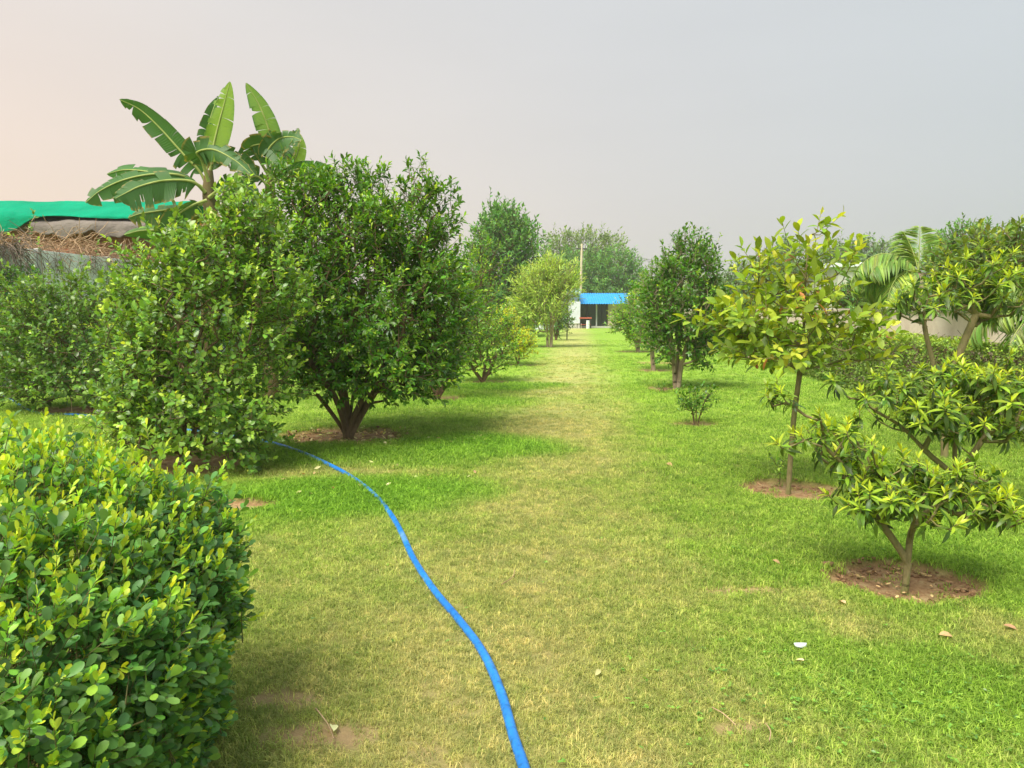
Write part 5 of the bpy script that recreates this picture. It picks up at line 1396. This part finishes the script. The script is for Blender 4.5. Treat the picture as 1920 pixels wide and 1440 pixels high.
litter('yellow leaves fallen on the grass right of the biggest citrus trunk', b3[0] + .95, b3[1] - .35, .9, .35, 70, 2)
litter('dry brown leaf crumbs in the nearest soil ring', t1[0] + .03, t1[1] + .08, .42, .32, 110, 3, .042, (0, .55))
litter('few dry leaves in the soil ring of the yellow green sapling', t3[0] + .05, t3[1], .4, .35, 16, 4, .06, (0, .6))
litter('stray dry leaves on the grass along the hose', -1.3, 6.9, 1.1, .8, 34, 5, .07, (.3, .9))
spots = [((1250, 874), .10, .15, 'brown curled leaf lying on the grass mid right of the path'), ((626, 1378), .075, .8, 'pale dry leaf on the bare patch at the bottom left'), ((1512, 1246), .06, .7, 'small tan leaf just below the white scrap'),
         ((1760, 1198), .08, .3, 'brown leaf right of the white scrap below the nearest soil ring'), ((567, 965), .08, .75, 'pale leaf on the lush grass left of the hose'), ((1448, 1056), .06, .35, 'brown leaf left of the nearest soil ring'),
         ((680, 915), .09, .9, 'pale leaf lying against the hose where it bends'), ((1585, 1140), .07, .5, 'tan leaf just below the left rim of the nearest soil ring'), ((1125, 1262), .05, .85, 'tiny pale leaf on the lawn midway between hose and white scrap'), ((1880, 1180), .07, .3, 'dry leaf at the right edge of the lawn')]
rl = np.random.default_rng(5)
for (pp_, L, age, lab) in spots:
    g = G(*pp_); lv = Leaves(); an = rl.uniform(0, 6.28)
    lv.add(np.zeros((1, 3)), np.array([[math.cos(an), math.sin(an), .12]]), np.array([[rl.normal(0, .3), rl.normal(0, .3), 1.0]]), L, L * .45, .3, age)
    gz_ = float(ground_z(g[0], g[1])[0])
    o = link('fallen_leaf', leaf_mesh('fallen_leaf', lv.get(), np.ones(1, bool), np.zeros(3), M['litter'], 'oval', .4), None, (g[0], g[1], gz_ + .024))
    tag(o, lab, 'leaf', 'fallen leaves on the lawn')
# white scrap
g = G(1500, 1218); gz_ = float(ground_z(g[0], g[1])[0])
nu = 14; V = []
for a in range(nu):
    for b in range(6):
        x = (a / (nu - 1) - .5) * .062 * (1 - .25 * abs(b / 5 - .5)); y = (b / 5 - .5) * .034 * math.sin(math.pi * (.12 + .76 * a / (nu - 1)))
        V.append((x, y, .016 * math.sin(math.pi * b / 5) ) )
ii = (np.arange(nu - 1)[:, None] * 6 + np.arange(5)[None]).ravel()
o = link('plastic_scrap', mesh_tris('plastic_scrap', np.array(V), np.stack([ii, ii + 6, ii + 7, ii + 1], 1), M['cabin_white']), None, (g[0], g[1], gz_ + .024))
o.modifiers.new('thickness', 'SOLIDIFY').thickness = .002
tag(o, 'crumpled white plastic scrap on the lawn at lower right', 'scrap')
# low broadleaf weeds in the lawn at lower right, and clods in the near soil rings
r = np.random.default_rng(55); n = 230
cx_, cy_ = (lambda g: (g[0], g[1]))(G(1640, 1330))
gx_ = np.concatenate([cx_ + r.normal(0, .45, n), r.uniform(-1.2, 2.6, 50)]); gy_ = np.concatenate([cy_ + r.normal(0, .28, n), r.uniform(2.7, 7.0, 50)])
pos = np.stack([gx_, gy_, ground_z(gx_, gy_) + .022 + .012 * r.random(len(gx_))], 1)
lv = Leaves()
for k in range(5):
    a = r.uniform(0, 6.28, len(pos)); d_ = np.stack([np.cos(a), np.sin(a), r.uniform(.0, .6, len(pos))], 1)
    L0 = r.uniform(.009, .022, len(pos)); lv.add(pos, d_, np.array([0, 0, 1.0]) + r.normal(0, .25, (len(pos), 3)), L0, L0 * .5, .2, r.uniform(.3, .75, len(pos)))
dd_ = lv.get(); b_ = np.array([cx_, cy_, 0.0])
tag(link('lawn_weeds', leaf_mesh('lawn_weeds', dd_, np.ones(len(dd_['L']), bool), b_, M['lime'], 'oval'), None, b_), 'small broadleaf weeds growing through the lawn', 'weeds', None, 'stuff')
M['clod'] = noisy_mat('soil_clod', C_SOIL2, C_SOIL, 20, .95, .5)
def clods(label, cx, cy, rx, ry, n, seed):
    r = np.random.default_rng(seed)
    t_ = (1 + 5 ** .5) / 2
    IV = nrm(np.array([(-1, t_, 0), (1, t_, 0), (-1, -t_, 0), (1, -t_, 0), (0, -1, t_), (0, 1, t_), (0, -1, -t_), (0, 1, -t_), (t_, 0, -1), (t_, 0, 1), (-t_, 0, -1), (-t_, 0, 1)], float))
    IT = np.array([(0, 11, 5), (0, 5, 1), (0, 1, 7), (0, 7, 10), (0, 10, 11), (1, 5, 9), (5, 11, 4), (11, 10, 2), (10, 7, 6), (7, 1, 8), (3, 9, 4), (3, 4, 2), (3, 2, 6), (3, 6, 8), (3, 8, 9), (4, 9, 5), (2, 4, 11), (6, 2, 10), (8, 6, 7), (9, 8, 1)])
    a = r.uniform(0, 6.28, n); q = r.uniform(.35, 1.04, n) ** .6; x = cx + rx * q * np.cos(a); y = cy + ry * q * np.sin(a)
    sz = r.uniform(.004, .016, n) * np.where(r.random(n) < .12, 1.7, 1)
    c = np.stack([x, y, ground_z(x, y) + sz * .35], 1); b = np.array([cx, cy, 0.0])
    V = (c - b)[:, None, :] + IV[None] * (sz[:, None] * r.uniform(.65, 1.25, (n, 12)))[:, :, None] * np.array([1.2, 1.2, .75])
    T = (np.arange(n) * 12)[:, None, None] + IT[None]
    tag(link('soil_clods', mesh_tris('soil_clods', V.reshape(-1, 3), T.reshape(-1, 3), M['clod'], smooth=False), None, b), label, 'soil', None, 'stuff')
clods('crumbly soil clods in the nearest soil ring', BASIN_XY[0][0], BASIN_XY[0][1], .44, .35, 300, 1)
clods('crumbly soil clods in the soil ring of the yellow green sapling', BASIN_XY[1][0], BASIN_XY[1][1], .46, .40, 180, 2)
clods('crumbly soil clods under the biggest citrus', BASIN_XY[2][0], BASIN_XY[2][1], .85, .70, 260, 3)
# thin dry stalks and marker sticks
def stalk(px0, px1, lab, bend=.012, rad=.0022):
    a = G(*px0); b = G(*px1); mid = (a + b) / 2 + np.array([bend, 0, .02]); c = catmull([a, mid, b], 12)
    c[:, 2] = ground_z(c[:, 0], c[:, 1]) + .028
    V, T = pipe(c - a, np.full(12, rad), 5); tag(link('dry_stalk', mesh_tris('dry_stalk', V, T, M['straw']), None, a), lab, 'stalk', 'dry stalks on the lawn')
stalk((592, 1338), (626, 1395), 'pale dry stalk on the bare patch at bottom left')
stalk((965, 1080), (940, 1108), 'thin curved dry stalk on the path right of the hose', .025)
stalk((1335, 1335), (1380, 1368), 'dry stalk on the lawn at lower right of the path')
stalk((1435, 1365), (1442, 1400), 'short dry stalk at the bottom right of the lawn')
for (px0, ht, lab) in (((135, 778), .30, 'thin pale stick standing by the hose at the far left'), ((499, 832), .22, 'thin pale stick standing beside the hose under the lime bush')):
    g = G(*px0); V, T = pipe(np.array([[0, 0, -.03], [.005, 0, ht * .5], [-.012, .01, ht]]), np.array([.006, .0055, .005]), 6)
    tag(link('marker_stick', mesh_tris('marker_stick', V, T, M['straw']), None, g), lab, 'stick')

# ------------------------------------------------------------------ hazy air
HAZE = 0.0009
if HAZE > 0:
    m, t, out = newmat('haze_air')
    v = t.nodes.new('ShaderNodeVolumePrincipled'); v.inputs['Density'].default_value = HAZE
    v.inputs['Color'].default_value = (.86, .87, .88, 1); v.inputs['Anisotropy'].default_value = .2
    t.links.new(v.outputs[0], out.inputs['Volume'])
    hb = MB().box(-130, 210, -20, 190, -1.0, 16.0).build('haze', m); tag(hb, 'thin pale haze filling the air', 'haze', None, 'stuff')
